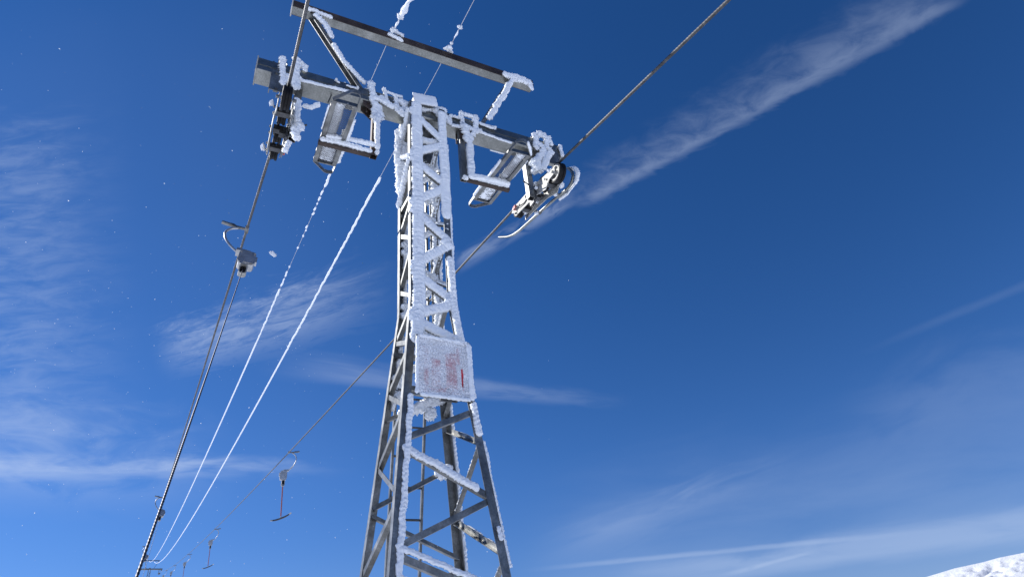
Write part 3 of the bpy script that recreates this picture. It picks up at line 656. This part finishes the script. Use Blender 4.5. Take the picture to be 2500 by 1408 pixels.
        while z < 7.2:
            mb = MB(); mb.tube([(lx(z)-.145, ly(z), z), (lx(z)+.145, ly(z), z)], .011, 8); mb.build('rung', DARKM, e, smooth='auto'); z += .28
        m = MB()
        for z in (7.0, 6.6, 6.2, 5.9, 5.0, 4.5): rime_mb(m, path=[(lx(z)-.13, ly(z)-.02, z), (lx(z)-.15, ly(z)-.02, z-.3)], w=.05, n=(.1, -1, 0), t=.04, seed=int(z*30), fringe=1)
        m.build('rime', RIME, e, smooth=True)
    # cross-arm: hollow rolled section
    mb = MB(); y0, y1, z0, z1, c, t = -.112, .112, 7.800, 8.024, .018, .008
    outer = [(y0, z0+c), (y0+c, z0), (y1-c, z0), (y1, z0+c), (y1, z1-c), (y1-c, z1), (y0+c, z1), (y0, z1-c)]
    ci = c*.6; inner = [(y0+t, z0+t+ci), (y0+t+ci, z0+t), (y1-t-ci, z0+t), (y1-t, z0+t+ci), (y1-t, z1-t-ci), (y1-t-ci, z1-t), (y0+t+ci, z1-t), (y0+t, z1-t-ci)]
    mb.hollow(outer, inner, -1.95, 1.975)
    mb.bar((-1.95, y0-.003, 7.9), (1.97, y0-.003, 7.9), .006, .01, (0, 1, 0))       # weld seam of the two channels
    arm = mb.build('crossarm', ARMM, root)
    mb = MB(); mb.box((-1.958, 0, 7.912), (.014, .234, .234)); mb.build('end_plate', ZINC, root)  # brighter metal than the arm, to paint in a sunlit end edge
    # clamps on the arm
    for x in ((-1.72, -1.56, 1.56, 1.74) if near else (-1.7, 1.7)):
        mb = MB(); mb.box((x, -.121, 7.92), (.05, .012, .26)); mb.box((x, 0, 8.032), (.05, .25, .012)); mb.box((x, 0, 7.790), (.05, .25, .012)); mb.bolt((x, -.127, 7.98), (0, -1, 0), .014, .016); mb.bolt((x, -.127, 7.86), (0, -1, 0), .014, .016); mb.build('arm_clamp', GALV, root)
    mb = MB(); mb.box((-1.72, -.13, 7.68), (.15, .01, .33)); mb.box((-1.79, -.10, 7.68), (.01, .06, .33)); mb.bolt((-1.74, -.135, 7.8), (0, -1, 0), .016, .015); mb.bolt((-1.72, -.135, 7.55), (0, -1, 0), .016, .015); mb.build('angle_bracket', GALV, root)
    mb = MB(); mb.prism([(1.80, -.13, 7.85), (1.94, -.13, 7.82), (1.86, -.13, 7.60), (1.72, -.13, 7.60)], (0, .01, 0)); mb.build('end_gusset', GALV, root)
    mb = MB(); mb.box((1.6, -.02, 7.72), (.012, .2, .16)); mb.build('end_gusset', GALV, root)
    for q0, q1 in (((-1.79, -.02, 8.03), (-1.79, -.02, 8.13)), ((1.575, -.02, 8.03), (1.575, -.02, 8.15)), ((-1.12, -.05, 7.795), (-1.15, -.06, 7.64))):
        mb = MB(); mb.tube([q0, q1], .008, 6); mb.build('pin', DARKM, root)
    mb = MB()
    for a in range(12):
        th = a*math.pi/6; th2 = (a+1)*math.pi/6
        mb.bar((-1.69+.045*math.cos(th), -.06, 8.075+.045*math.sin(th)), (-1.69+.045*math.cos(th2), -.06, 8.075+.045*math.sin(th2)), .03, .008, (0, 1, 0))
    mb.build('cable_eye', GALV, root)
    for x in (-.64, -.50, -.36, .50, .68):
        mb = MB(); mb.box((x, -.121, 7.912), (.04, .012, .25)); mb.box((x, 0, 8.032), (.04, .25, .012)); mb.build('arm_clamp', GALV, root)
    if near:
        m = MB()
        for i, (pts, w) in enumerate(ARM_RIME):
            rime_mb(m, path=pts, w=w*1.2, n=(.15, -1, .1), t=min(.05, w*.6), seed=300+i, fringe=1.25, wob=.8)
            q0 = np.array(pts[i % len(pts)]); blob(m, q0+np.array([0, -.02, 0]), (w*.75, .03, w*.8), 800+i, 1.1)
        for i, (x0_, z0_, x1_, z1_, w_) in enumerate(((-.30, 7.98, -.20, 7.72, .10), (.24, 7.92, .34, 7.78, .09), (-.56, 7.95, -.50, 7.82, .07), (.56, 7.72, .62, 7.60, .08), (1.60, 7.95, 1.70, 7.78, .10), (-1.62, 7.85, -1.58, 7.70, .09))):
            rime_mb(m, path=[(x0_, -.126, z0_), (x1_, -.126, z1_)], w=w_, n=(.1, -1, .1), t=.03, seed=370+i, fringe=1.2, wob=.6)
        rime_mb(m, path=[(-1.0, -.09, 8.03), (-.72, -.09, 8.035)], w=.03, n=(0, -.5, 1), t=.015, seed=360, cover=.6)
        rime_mb(m, path=[(.75, -.09, 8.03), (1.5, -.09, 8.035)], w=.02, n=(0, -.5, 1), t=.012, seed=361, cover=.4)
        rime_mb(m, path=[(.98, .105, 7.80), (1.2, .105, 7.80)], w=.02, n=(0, .2, -1), t=.015, seed=362)
        blob(m, (.60, -.15, 7.64), (.045, .03, .04), 5); blob(m, (1.66, -.14, 8.12), (.05, .04, .05), 6, .9); blob(m, (-.3, -.15, 7.75), (.07, .05, .07), 8, .9)
        blob(m, (1.80, -.14, 7.95), (.045, .04, .03), 9, .9); blob(m, (-1.45, -.14, 8.05), (.045, .03, .05), 10, .9); blob(m, (.64, -.14, 7.72), (.05, .04, .06), 11, .9)
        blob(m, (1.52, -.12, 7.50), (.08, .05, .09), 12, 1.0); blob(m, (1.58, -.1, 7.45), (.06, .05, .08), 13, 1.0); blob(m, (.22, -.13, 7.90), (.10, .07, .06), 14, 1.0)
        blob(m, (-.24, -.02, 7.60), (.05, .07, .10), 15, 1.0); blob(m, (-.26, .08, 7.45), (.06, .07, .08), 16, 1.0)
        m.build('rime', RIME, arm, smooth=True)
    # upper beam
    mb = MB(); b = .058
    gx0, gx1 = (-1.69, 1.73) if near else (-1.0, 1.3)
    outer = [(-b, 9.232), (b, 9.232), (b, 9.352), (-b, 9.352)]; inner = [(-b+.007, 9.239), (b-.007, 9.239), (b-.007, 9.345), (-b+.007, 9.345)]
    mb.hollow(outer, inner, gx0, gx1)
    mb.cur = 1
    mb.box(((gx0+gx1)/2, -b-.004, 9.294), (gx1-gx0-.004, .006, .121)); mb.box(((gx0+gx1)/2, b+.004, 9.294), (gx1-gx0-.004, .006, .121)); mb.cur = 0
    mb.bolt((gx0+.06, -.04, 9.232), (0, 0, -1), .008, .003)
    beam = mb.build('upper_beam', [ARMM, RUST], root)
    mb = MB(); mb.box((gx0-.007, 0, 9.285), (.014, .15, .165)); mb.build('end_plate', ZINC, root)  # pale metal paints the lit edge at the beam's end
    if near:
        m = MB()
        for i, (pts, w) in enumerate(GANTRY_RIME): rime_mb(m, path=pts, w=w, n=(.1, -1, -.1), t=min(.06, w*.7), seed=400+i, fringe=1.4, wob=.8)
        blob(m, (1.68, -.05, 9.26), (.06, .05, .07), 31, .9); blob(m, (1.42, -.06, 9.26), (.10, .05, .09), 32, .9)
        m.build('rime', RIME, beam, smooth=True)
        mb = MB()
        for a in range(14):
            th = a*2*math.pi/14; th2 = (a+1)*2*math.pi/14
            mb.bar((-.43+.04*math.cos(th), -.03, 9.40+.04*math.sin(th)), (-.43+.04*math.cos(th2), -.03, 9.40+.04*math.sin(th2)), .006, .006, (0, 1, 0))
        mb.build('cable_ring', DARKM, root)
        for x in (-.40, .38): mb = MB(); mb.box((x, 0, 9.37), (.05, .06, .04)); mb.bolt((x, -.03, 9.37), (0, -1, 0)); mb.build('cable_clamp', DARKM, root)
    # struts: U channels
    for sx, A, B in ((-1, (-1.46, 0, 9.235), (-.76, 0, 8.03)), (1, (1.36, 0, 9.235), (.80, 0, 8.03))) if near else ((-1, (-.95, 0, 9.235), (-.6, 0, 8.03)), (1, (1.2, 0, 9.235), (.6, 0, 8.03))):
        A, B = V(A), V(B); d = (B-A).normalized(); sd = V((0, 1, 0)); tt = d.cross(sd).normalized()
        if tt.x*sx < 0: tt = -tt                                  # tt points outwards/downwards
        mb = MB(); wv, fl, t = .10, .05, .007
        mb.box((A+B)/2-tt*(fl/2), ((B-A).length, wv, t), (d, sd, tt))
        for q in (-1, 1): mb.box((A+B)/2+sd*q*(wv/2-t/2), ((B-A).length, t, fl-.002), (d, sd, tt))
        st = mb.build('strut', GALV, root)
        if near:
            m = MB()
            for i, (pts, w) in enumerate(STRUT_RIME):
                if (pts[0][0] < 0) == (sx < 0): rime_mb(m, path=pts, w=w, n=(.3, -1, .1), t=.05, seed=450+i, fringe=1.1, wob=.5)
            m.build('rime', RIME, st, smooth=True)
    # junction box on the head
    mb = MB(); mb.prism([(-.15, -.19, 8.09), (.145, -.19, 8.13), (.10, -.19, 7.95), (-.15, -.19, 7.90)], (0, .14, 0)); o = mb.build('junction_box', GALV, root)
    if near:
        m = MB(); rime_mb(m, path=[(-.17, -.195, 8.0), (.135, -.195, 8.045)], w=.215, n=(.1, -1, .1), t=.022, seed=480, fringe=.12, taper=False); m.build('rime', RIME, o, smooth=True)
    # sheaves
    for s in (-1, 1):
        e, cs = sheave_assembly(root, s, 1.65 if s > 0 else -1.61)
        if near and s > 0:
            mb = MB(); pts = [(1.9, -.27, 7.42), (1.9, -.335, 7.32), (1.9, -.355, 7.22), (1.9, -.30, 7.15), (1.9, -.2, 7.13), (1.9, .12, 7.23), (1.9, .69, 7.37), (1.9, 1.16, 7.48), (1.9, 1.36, 7.55), (1.9, 1.55, 7.65), (1.9, 1.82, 7.85)]
            P = np.array(pts); q = np.linspace(0, len(P)-1, 60); PP = np.stack([np.interp(q, range(len(P)), P[:, k]) for k in range(3)], 1)
            for _ in range(4): PP[1:-1] = (PP[:-2]+2*PP[1:-1]+PP[2:])/4
            mb.tube([tuple(p) for p in PP], .021, 14); g = mb.build('guide_tube', ARMM, root, smooth='auto')
            m = MB(); rime_mb(m, path=[(1.93, -.25, 7.44), (1.93, -.35, 7.34), (1.93, -.385, 7.22), (1.93, -.32, 7.13), (1.93, -.1, 7.13), (1.93, .1, 7.2)], w=.05, n=(.5, -1, -.1), t=.05, seed=490, fringe=.3); m.build('rime', RIME, g, smooth=True)
            mb = MB()
            for y in (.0, .50): mb.bar((1.74, y, rope_z(y)-.18), (1.895, y+.02, rope_z(y)-.20), .05, .01, (0, 1, 0))
            mb.bar((1.76, -.1, rope_z(-.1)-.17), (1.76, .72, rope_z(.72)-.19), .008, .07, (1, 0, 0)); mb.build('tube_bracket', GALV, root)
            m = MB()
            for i, (x, y, z, r) in enumerate(((1.6, -.3, 7.24, .05), (1.7, -.22, 7.2, .06), (1.79, -.2, 7.16, .06), (1.62, .1, 7.22, .05), (1.72, .3, 7.27, .045), (1.70, .62, 7.34, .045), (1.82, .52, 7.28, .04), (1.82, .0, 7.17, .035), (1.53, -.05, 7.45, .07), (1.56, .03, 7.30, .05), (1.52, -.05, 7.6, .08), (1.53, -.02, 7.18, .03))):
                blob(m, (x, y, z), (r, r, r*.8), 60+i, 1.0)
            m.build('rime', RIME, e, smooth=True)
        elif near:
            m = MB()
            for i, (pts, w) in enumerate(LUMP_LEFT): rime_mb(m, path=pts, w=w, n=(.1, -1, -.2), t=.05, seed=500+i, fringe=1.1, wob=.5)
            blob(m, (-1.47, .0, 7.25), (.08, .06, .12), 72, 1.1); blob(m, (-1.49, .30, 7.33), (.08, .09, .09), 74, 1.1); blob(m, (-1.50, .55, 7.38), (.05, .08, .08), 73, 1)
            blob(m, (-1.74, -.15, 7.28), (.03, .04, .05), 75, 1); blob(m, (-1.74, .6, 7.35), (.03, .05, .05), 76, 1)
            m.build('rime', RIME, e, smooth=True)
    if near:
        for s in (-1, 1):
            platform(root, s); f = hang_frame(root, s); m = MB()
            for i, (pts, w) in enumerate(POST_RIME):
                if (pts[0][0] < 0) == (s < 0): rime_mb(m, path=pts, w=w, n=(.2*s*-1, -1, 0), t=.05, seed=520+i, fringe=.6)
            rime_mb(m, path=[(s*(1.2 if s < 0 else 1.09), -.088, 7.0), (s*.62 if s < 0 else .55, -.088, 7.0)], w=.055, n=(0, -1, -.2), t=.045, seed=560+s, fringe=.9, wob=.3)
            if s > 0: blob(m, (.50, -.11, 6.95), (.06, .05, .04), 81, .8)
            else: blob(m, (-.57, -.1, 7.0), (.04, .05, .06), 82, .9)
            m.build('rime', RIME, f, smooth=True)
        # frosted sign
        e = bpy.data.objects.new('sign_panel', None); COL.objects.link(e); e.parent = root
        ys = -.365; ax = V((1, 0, -.03)).normalized(); c = V((.033, ys, 4.24)); az = V((0, 0, 1)); w, h = .50, .575
        mb = MB(); mb.box(c, (w, .012, h), (ax, V((0, 1, 0)), az)); mb.build('board', WHITEP, e)
        mb = MB()
        for dx, dz, sx, sz in ((0, h/2, w+.02, .016), (0, -h/2, w+.02, .016), (-w/2, 0, .014, h), (w/2, 0, .014, h)):
            mb.box(c+ax*dx+az*dz+V((0, -.003, 0)), (sx, .03, sz), (ax, V((0, 1, 0)), az))
        mb.build('frame', ARMM, e)
        mb = MB()
        def strip(u, v, su, sv): mb.box(c+ax*((u-.5)*w)+az*((.5-v)*h)+V((0, -.0075, 0)), (su*w, .003, sv*h), (ax, V((0, 1, 0)), az))
        strip(.165, .56, .07, .78); strip(.64, .58, .20, .70); strip(.35, .62, .16, .5); strip(.40, .88, .44, .07); strip(.85, .62, .045, .30); strip(.853, .80, .03, .12); strip(.78, .25, .05, .3)
        mb.build('red_print', REDP, e)
        mb = MB(); mb.box((.08, -.34, 3.945), (.16, .03, .02)); mb.build('bracket', DARKM, e)
        mb = MB(); mb.box((.0, -.325, 4.48), (.4, .04, .03)); mb.build('bracket', DARKM, e)
        m = MB(); nx, nz = 90, 104; vs = []; fs = []
        U_, V_ = np.meshgrid(np.linspace(0, 1, nx), np.linspace(0, 1, nz), indexing='ij')
        pos = np.array(c)+np.array(ax)*((U_-.5)*w*.99)[..., None]+np.array(az)*((.5-V_)*h*.99)[..., None]
        edge = np.clip(1-np.minimum(np.minimum(U_, 1-U_)*w, np.minimum(V_, 1-V_)*h)/.06, 0, 1)
        hgt = .006+.012*fbm(pos*55, 88, 3)+.022*edge*fbm(pos*30, 90, 3)
        bar = np.clip(1-np.abs(U_-.845-.012*(fbm(pos*20, 4, 2)-.5))/.024, 0, 1)*np.clip((V_-.47)*12, 0, 1)*np.clip((.84-V_)*5, 0, 1)
        hgt = hgt*(1-bar)-.016*(bar > .12)
        pos = pos+np.array([0, -1, 0])*(.0075+hgt)[..., None]
        m.add(pos.reshape(-1, 3), [(i*nz+j, (i+1)*nz+j, (i+1)*nz+j+1, i*nz+j+1) for i in range(nx-1) for j in range(nz-1)])
        m.build('frost_layer', FROST, e, smooth=True)
        m = MB()
        for i, (a, b) in enumerate((((-.215, 4.53), (-.225, 3.96)), ((.28, 4.515), (.285, 3.94)), ((-.2, 4.53), (.27, 4.515)), ((-.2, 3.96), (.27, 3.945)))):
            rime_mb(m, path=[(a[0], ys-.018, a[1]), (b[0], ys-.018, b[1])], w=.035 if i != 1 else .06, n=(.2, -1, 0), t=.02, seed=540+i, fringe=1.0)
        m.build('rime', RIME, e, smooth=True)
FROST, _nt, _b = new_mat('thin_frost')
_b.inputs['Base Color'].default_value = (.90, .92, .96, 1); _b.inputs['Roughness'].default_value = .8
_co = objco(_nt); _n = tex(_nt, 'ShaderNodeTexNoise', 70, 4, .7, _co); _n2 = tex(_nt, 'ShaderNodeTexNoise', 6, 3, .5, _co)
_a = _nt.nodes.new('ShaderNodeMath'); _a.operation = 'MULTIPLY_ADD'; _nt.links.new(_n2.outputs[0], _a.inputs[0]); _a.inputs[1].default_value = .5; _nt.links.new(_n.outputs[0], _a.inputs[2])
_mr = _nt.nodes.new('ShaderNodeMapRange'); _nt.links.new(_a.outputs[0], _mr.inputs[0]); _mr.inputs[1].default_value = .60; _mr.inputs[2].default_value = .86; _mr.inputs[3].default_value = 1.0; _mr.inputs[4].default_value = .35
_nt.links.new(_mr.outputs[0], _b.inputs['Alpha']); bump(_nt, _n.outputs[0], .8, .006, _b)

pyl = thing('lift_pylon', 'tall steel lattice T-bar lift pylon crusted with rime, in the foreground', 'lift pylon', 'pylons of the ski lift')
build_pylon(pyl, True)
fp = thing('lift_pylon', 'tiny distant lift pylon seen under the left haul rope at the bottom edge', 'lift pylon', 'pylons of the ski lift', (FAR[0], FAR[1], FAR[2]-7.912), FARANG)
build_pylon(fp, False)

# ---------------------------------------------------------------- ropes and signal cables
def span(data, u):
    S, E, sag = np.array(data[0]), np.array(data[1]), data[2]; u = np.asarray(u)[:, None]
    Q = S+(E-S)*u; Q[:, 2] -= (4*sag*u*(1-u))[:, 0]; return Q
def haul(x0, data, ynear, snear, mat, label):
    S = np.array(data[0]); pts = []
    ys = np.arange(ynear, -.38, .012); near = np.stack([np.full_like(ys, x0), ys, rope_z(-.38)+(ys+.38)*snear], 1)
    mid_y = np.arange(-.38, S[1], .012); mid = np.stack([np.interp(mid_y, [-.38, S[1]], [x0, S[0]]), mid_y, np.array([rope_z(y) for y in mid_y])], 1)
    z_end = mid[-1, 2]; d2 = [[S[0], S[1], z_end+.002], data[1], data[2]]
    u = np.arange(0, 14/126, .012/126); a = span(d2, u+.00009)
    P = np.concatenate([near, mid, a])
    mb = MB(); mb.rope(P, .0175, 6, .22, 36, .42)
    mb.tube([tuple(p) for p in span(d2, np.linspace(u[-1]+.00009, 1, 260))], .0165, 10, False)
    o = mb.build('haul_rope', mat, None, smooth=True); tag(o, label, 'steel rope', 'haul ropes of the ski lift'); return o
haul(-1.61, SPAN_L, -8.5, .258, ROPEM, 'twisted steel haul rope over the sheaves at the left end of the pylon arm')
haul(1.65, SPAN_R, -9.5, .258, ROPEW, 'twisted steel haul rope over the sheaves at the right end of the pylon arm')
def cable(data, xdir, beads, label, rr, seed, nearbeads):
    S = np.array(data[0]); root = thing('signal_cable', label, 'cable', 'rimed signal cables above the lift')
    mb = MB(); mb.tube([tuple(p) for p in span(data, np.linspace(0, 1, 240))], .0035, 6, False)
    d = np.array(xdir)-S; E = S+d*9; mb.tube([tuple(S), tuple(E)], .0035, 6, False)
    mb.build('wire', PALE, root, smooth=True)
    m = MB()
    for i, (u0, u1) in enumerate(beads):
        Ls = (u1-u0)*127; N = int(max(6, Ls/.03)) if Ls < 3 else int(900); u = u0+(u1-u0)*np.linspace(0, 1, N)**(1 if Ls < 3 else 1.6)
        P = span(data, u); key = P*1.0
        fade = np.clip(1.0, 0, 1)
        r = rr*(.45+.75*fbm(key*np.array([6, 5, 6]), seed, 3)+.5*np.abs(fbm(key*22, seed+1, 2)-.5)*2); dist = np.linalg.norm(P-np.array(CAMP), axis=1)
        if Ls < 3: r *= .9
        q = np.linspace(0, 1, N); r = r*np.clip(np.minimum(q, 1-q)*Ls/.03+.3, 0, 1)**.5
        r = np.where(dist > 18, r*.0+rr*(1.0+.15*np.minimum(1, (dist-18)/30)), r)
        j = (fbm(key*8, seed+3, 2)-.5)*np.where(dist > 18, 0, .034)
        P = P.copy(); P[:, 0] += j; P[:, 2] -= r*.2
        m.tube([tuple(p) for p in P], r, 10)
    for i, (t, L, r) in enumerate(nearbeads):                     # beads on the near side: t along the direction, L long
        c = S+d*t; dn = d/np.linalg.norm(d); N = max(6, int(L/.015))
        if L > .15:
            q = np.linspace(-.5, .5, N); P = c+dn*(q*L)[:, None]; key = P*1.0
            P[:, 0] += (fbm(key*14, seed+i, 2)-.5)*.03
            m.tube([tuple(p) for p in P], r*(.4+1.1*fbm(key*16, seed+8+i, 3))*np.clip(1.1-np.abs(q)*1.6, .25, 1), 10)
        else: blob(m, c, (r, L/2, r), seed+i, .9)
    m.build('rime', RIME, root, smooth=True)
    return root
cable(SPAN_C1, (-.42, -.852, 8.947), BEADS1, 'left rime-coated signal cable, broken into white beads near the left platform', .0195, 700, [(.10, .10, .05), (.30, .22, .018), (.52, .10, .06), (.75, .42, .045), (1.1, .35, .04)])
cable(SPAN_C2, (.38, -1.0256, 9.172), BEADS2, 'right rime-coated signal cable, one thick unbroken white line left of the tower', .0215, 720, [(.08, .10, .06), (.18, .06, .03), (.36, .16, .012), (.50, .07, .045)])
mb = MB()

# ---------------------------------------------------------------- T-bar hangers
TG = 'T-bar hangers on the haul ropes'
def smooth_path(pts, n=24, it=3):
    P = np.array(pts, float); q = np.linspace(0, len(P)-1, n); PP = np.stack([np.interp(q, range(len(P)), P[:, k]) for k in range(3)], 1)
    for _ in range(it): PP[1:-1] = (PP[:-2]+2*PP[1:-1]+PP[2:])/4
    return [tuple(p) for p in PP]
def hanger(label, s, loaded):
    """s = outward sign; origin on the rope"""
    root = thing('tow_hanger', label, 'T-bar tow', TG)
    mb = MB(); mb.tube([(-.0, 0, -.0), (s*.14, 0, .005)], .022, 12); mb.tube([(s*.12, 0, .01), (s*.22, 0, .02)], .014, 10); mb.tube([(s*.20, 0, .02), (s*.34, .0, .045)], .027, 12)
    mb.box((s*.0, 0, .0), (.05, .11, .05)); mb.prism([(s*.10, -.02, -.02), (s*.18, -.02, .045), (s*.23, -.02, .05), (s*.15, -.02, -.03)], (0, .04, 0)); mb.build('rope_grip', GALV, root, smooth='auto')
    mb = MB(); mb.tube(smooth_path([(s*.12, 0, -.02), (s*.2, 0, -.06), (s*.255, 0, -.16), (s*.262, 0, -.24), (s*.23, 0, -.37), (s*.15, 0, -.50), (s*.05, 0, -.61)]), .017, 12)
    mb.build('hook_arm', CASTM, root, smooth='auto')
    # spring box with rounded drum and lid
    mb = MB(); cx, cz = -s*.10, -.795
    prof = []
    for k in range(28):
        th = 2*math.pi*k/28; c_, s_ = math.cos(th), math.sin(th); e = .45
        prof.append((math.copysign(abs(c_)**e, c_)*.105, math.copysign(abs(s_)**e, s_)*.150))
    mb.prism([(cx+a, -.055, cz+b) for a, b in prof], (0, .11, 0)); mb.prism([(cx+a*1.05, -.068, cz+b*1.05) for a, b in prof], (0, .012, 0)); mb.prism([(cx+a*.8, .055, cz+b*.8) for a, b in prof], (0, .02, 0))
    mb.bar((s*.055, 0, -.61), (-s*.12, 0, -.63), .11, .05, (0, 1, 0)); mb.box((cx-s*.115, 0, cz+.04), (.03, .07, .12)); mb.box((cx-s*.02, -.074, cz-.06), (.11, .012, .13))
    for a, b in ((-.085, .12), (.085, .12), (-.085, -.12), (.085, -.12)): mb.bolt((cx+a, -.068, cz+b), (0, -1, 0), .012, .012)
    mb.build('spring_box', CASTM, root, smooth='auto')
    # oval outlet ring with its dark slot
    def oval(rx, rz, n=24): return [(rx*math.cos(2*math.pi*k/n), rz*math.sin(2*math.pi*k/n)) for k in range(n)]
    ox, oz = s*-.085, -1.04
    def stad(rx, h, n=24):
        o = []
        for k in range(n):
            th = 2*math.pi*k/n; o.append((rx*math.cos(th), rx*math.sin(th)+(h if math.sin(th) > 0 else -h)))
        return o
    mb = MB(); O = stad(.052, .055); I = stad(.038, .055); n = len(O)
    vs = [(ox+a, y, oz+b) for y in (-.055, .02) for L in (O, I) for a, b in L]
    fs = []
    for i in range(n):
        j = (i+1) % n; fs += [(i, j, 2*n+j, 2*n+i), (n+j, n+i, 3*n+i, 3*n+j), (i, n+i, n+j, j), (2*n+j, 3*n+j, 3*n+i, 2*n+i)]
    mb.add(vs, fs); mb.build('outlet_ring', ZINC, root, smooth='auto')
    mb = MB(); mb.prism([(ox+a, -.02, oz+b) for a, b in I], (0, .035, 0)); mb.build('cord_roller', RUBBER, root)
    if not loaded:
        top = V((ox, 0, -1.07)); bot = V((ox+.045, 0, -2.12))
        mb = MB(); mb.tube([top, top+(bot-top)*.06], .03, 12); mb.tube([bot-(bot-top)*.04, bot], .022, 10); mb.build('rod_socket', CASTM, root, smooth='auto')
        mb = MB(); mb.tube([top+(bot-top)*.05, top+(bot-top)*.97], .0185, 12); mb.build('rod', ROD, root, smooth='auto')
        mb = MB(); d = V((.30, -.04, .115)); pts = [bot-d+V((0, 0, .03)), bot-d*.6-V((0, 0, .015)), bot-V((0, 0, .03)), bot+d*.6-V((0, 0, .015)), bot+d+V((0, 0, .03))]
        P = smooth_path([tuple(p) for p in pts], 16, 2); r = [.018+.010*math.sin(math.pi*i/15) for i in range(16)]
        mb.tube(P, r, 12); mb.build('t_bar', DARKM, root, smooth='auto')
        mb = MB(); mb.tube([P[0], P[1], P[2]], .022, 12); mb.tube([P[-3], P[-2], P[-1]], .022, 12); mb.build('end_grip', ZINC, root, smooth='auto')
    return root
LL = ['nearest tow hanger with a large metal spring box on the left haul rope', 'second tow hanger from the pylon along the left haul rope', 'third and smallest tow hanger on the left haul rope, just above the far pylon']
RL = ['nearest hanging T-bar with a red rod, free below the right haul rope', 'second T-bar with a red rod down the right haul rope', 'third T-bar with a short visible rod down the right haul rope', 'fourth tiny T-bar on the right haul rope', 'fifth and farthest tiny T-bar, by the far pylon']
protoL = hanger(LL[0], -1, True); protoR = hanger(RL[0], 1, False)
def dup(root, label):
    r = root.copy(); COL.objects.link(r); r['label'] = label
    for ch in list(root.children):
        c = ch.copy(); COL.objects.link(c); c.parent = r
    return r
kidsL = [protoL]+[dup(protoL, LL[i]) for i in (1, 2)]
kidsR = [protoR]+[dup(protoR, RL[i]) for i in (1, 2, 3, 4)]
for o, (u, x, y, z) in zip(kidsL, HANG_L):
    o.location = (x, y, z-.002); o.rotation_euler = (-rad(20), rad(3), 0)
for o, (u, x, y, z) in zip(kidsR, HANG_R):
    o.location = (x, y, z-.002)
# tow cords: the near one runs from the spring box down past the camera to the rider below the frame
def cord_from(o, end, r, name_label, laid=True):
    bpy.context.view_layer.update()
    a = o.matrix_world @ V((.085, -.035, -1.05)); b = V(end); N = int((b-a).length/.006) if laid else 30
    P = np.array([a.lerp(b, t) for t in np.linspace(0, 1, N)]); P[:, 2] -= .03*np.sin(np.linspace(0, math.pi, N))
    mb = MB()
    if laid: mb.rope(P, r, 3, .07, 12, .3)
    else: mb.tube([tuple(p) for p in P], r, 8)
    c = mb.build('tow_cord', CORD, o, smooth=True); c.matrix_parent_inverse = o.matrix_world.inverted(); return c
cord_from(kidsL[0], (-1.955, -3.55, 1.28), .0056, 'dark twisted tow cord running from the nearest spring box to the bottom left edge')
cord_from(kidsL[1], (-3.0, 20.0, 4.6), .006, 'thin tow cord hanging from the second spring box', False)

# ---------------------------------------------------------------- flying snow
m = MB(); blob(m, (0, 0, 0), (.055, .02, .032), 901, .9); o = m.build('snow_clump', RIME, None, smooth=True)
dv = RT*((666-1250)/1525.13)+UP*((704-620)/1525.13)+FW; o.location = CAMP+dv*6.2; o.rotation_euler = (0, rad(38), 0)
tag(o, 'single white lump of rime falling through the air between rope and cables', 'snow lump')
rg = np.random.default_rng(11); mb = MB(); octv = np.array([(1, 0, 0), (-1, 0, 0), (0, 1, 0), (0, -1, 0), (0, 0, 1), (0, 0, -1)], float); octf = [(0, 2, 4), (2, 1, 4), (1, 3, 4), (3, 0, 4), (2, 0, 5), (1, 2, 5), (3, 1, 5), (0, 3, 5)]
for i in range(1500):
    p = np.array([rg.uniform(-8, .6), rg.uniform(-2.5, 9), rg.uniform(1.5, 9.5)]); r = .0016+.0042*rg.random()**3
    d = np.linalg.norm(p-np.array(CAMP))
    if d < 2.5: continue
    q = rg.normal(size=(3, 3)); q, _ = np.linalg.qr(q); mb.add(p+octv*np.array([1, .8, .5])*r*(.6+d*.09) @ q, octf)
tag(mb.build('airborne_snow_crystals', RIME, None), 'tiny glittering snow crystals blowing through the air', 'snow crystals', kind='stuff')
bpy.context.view_layer.update()
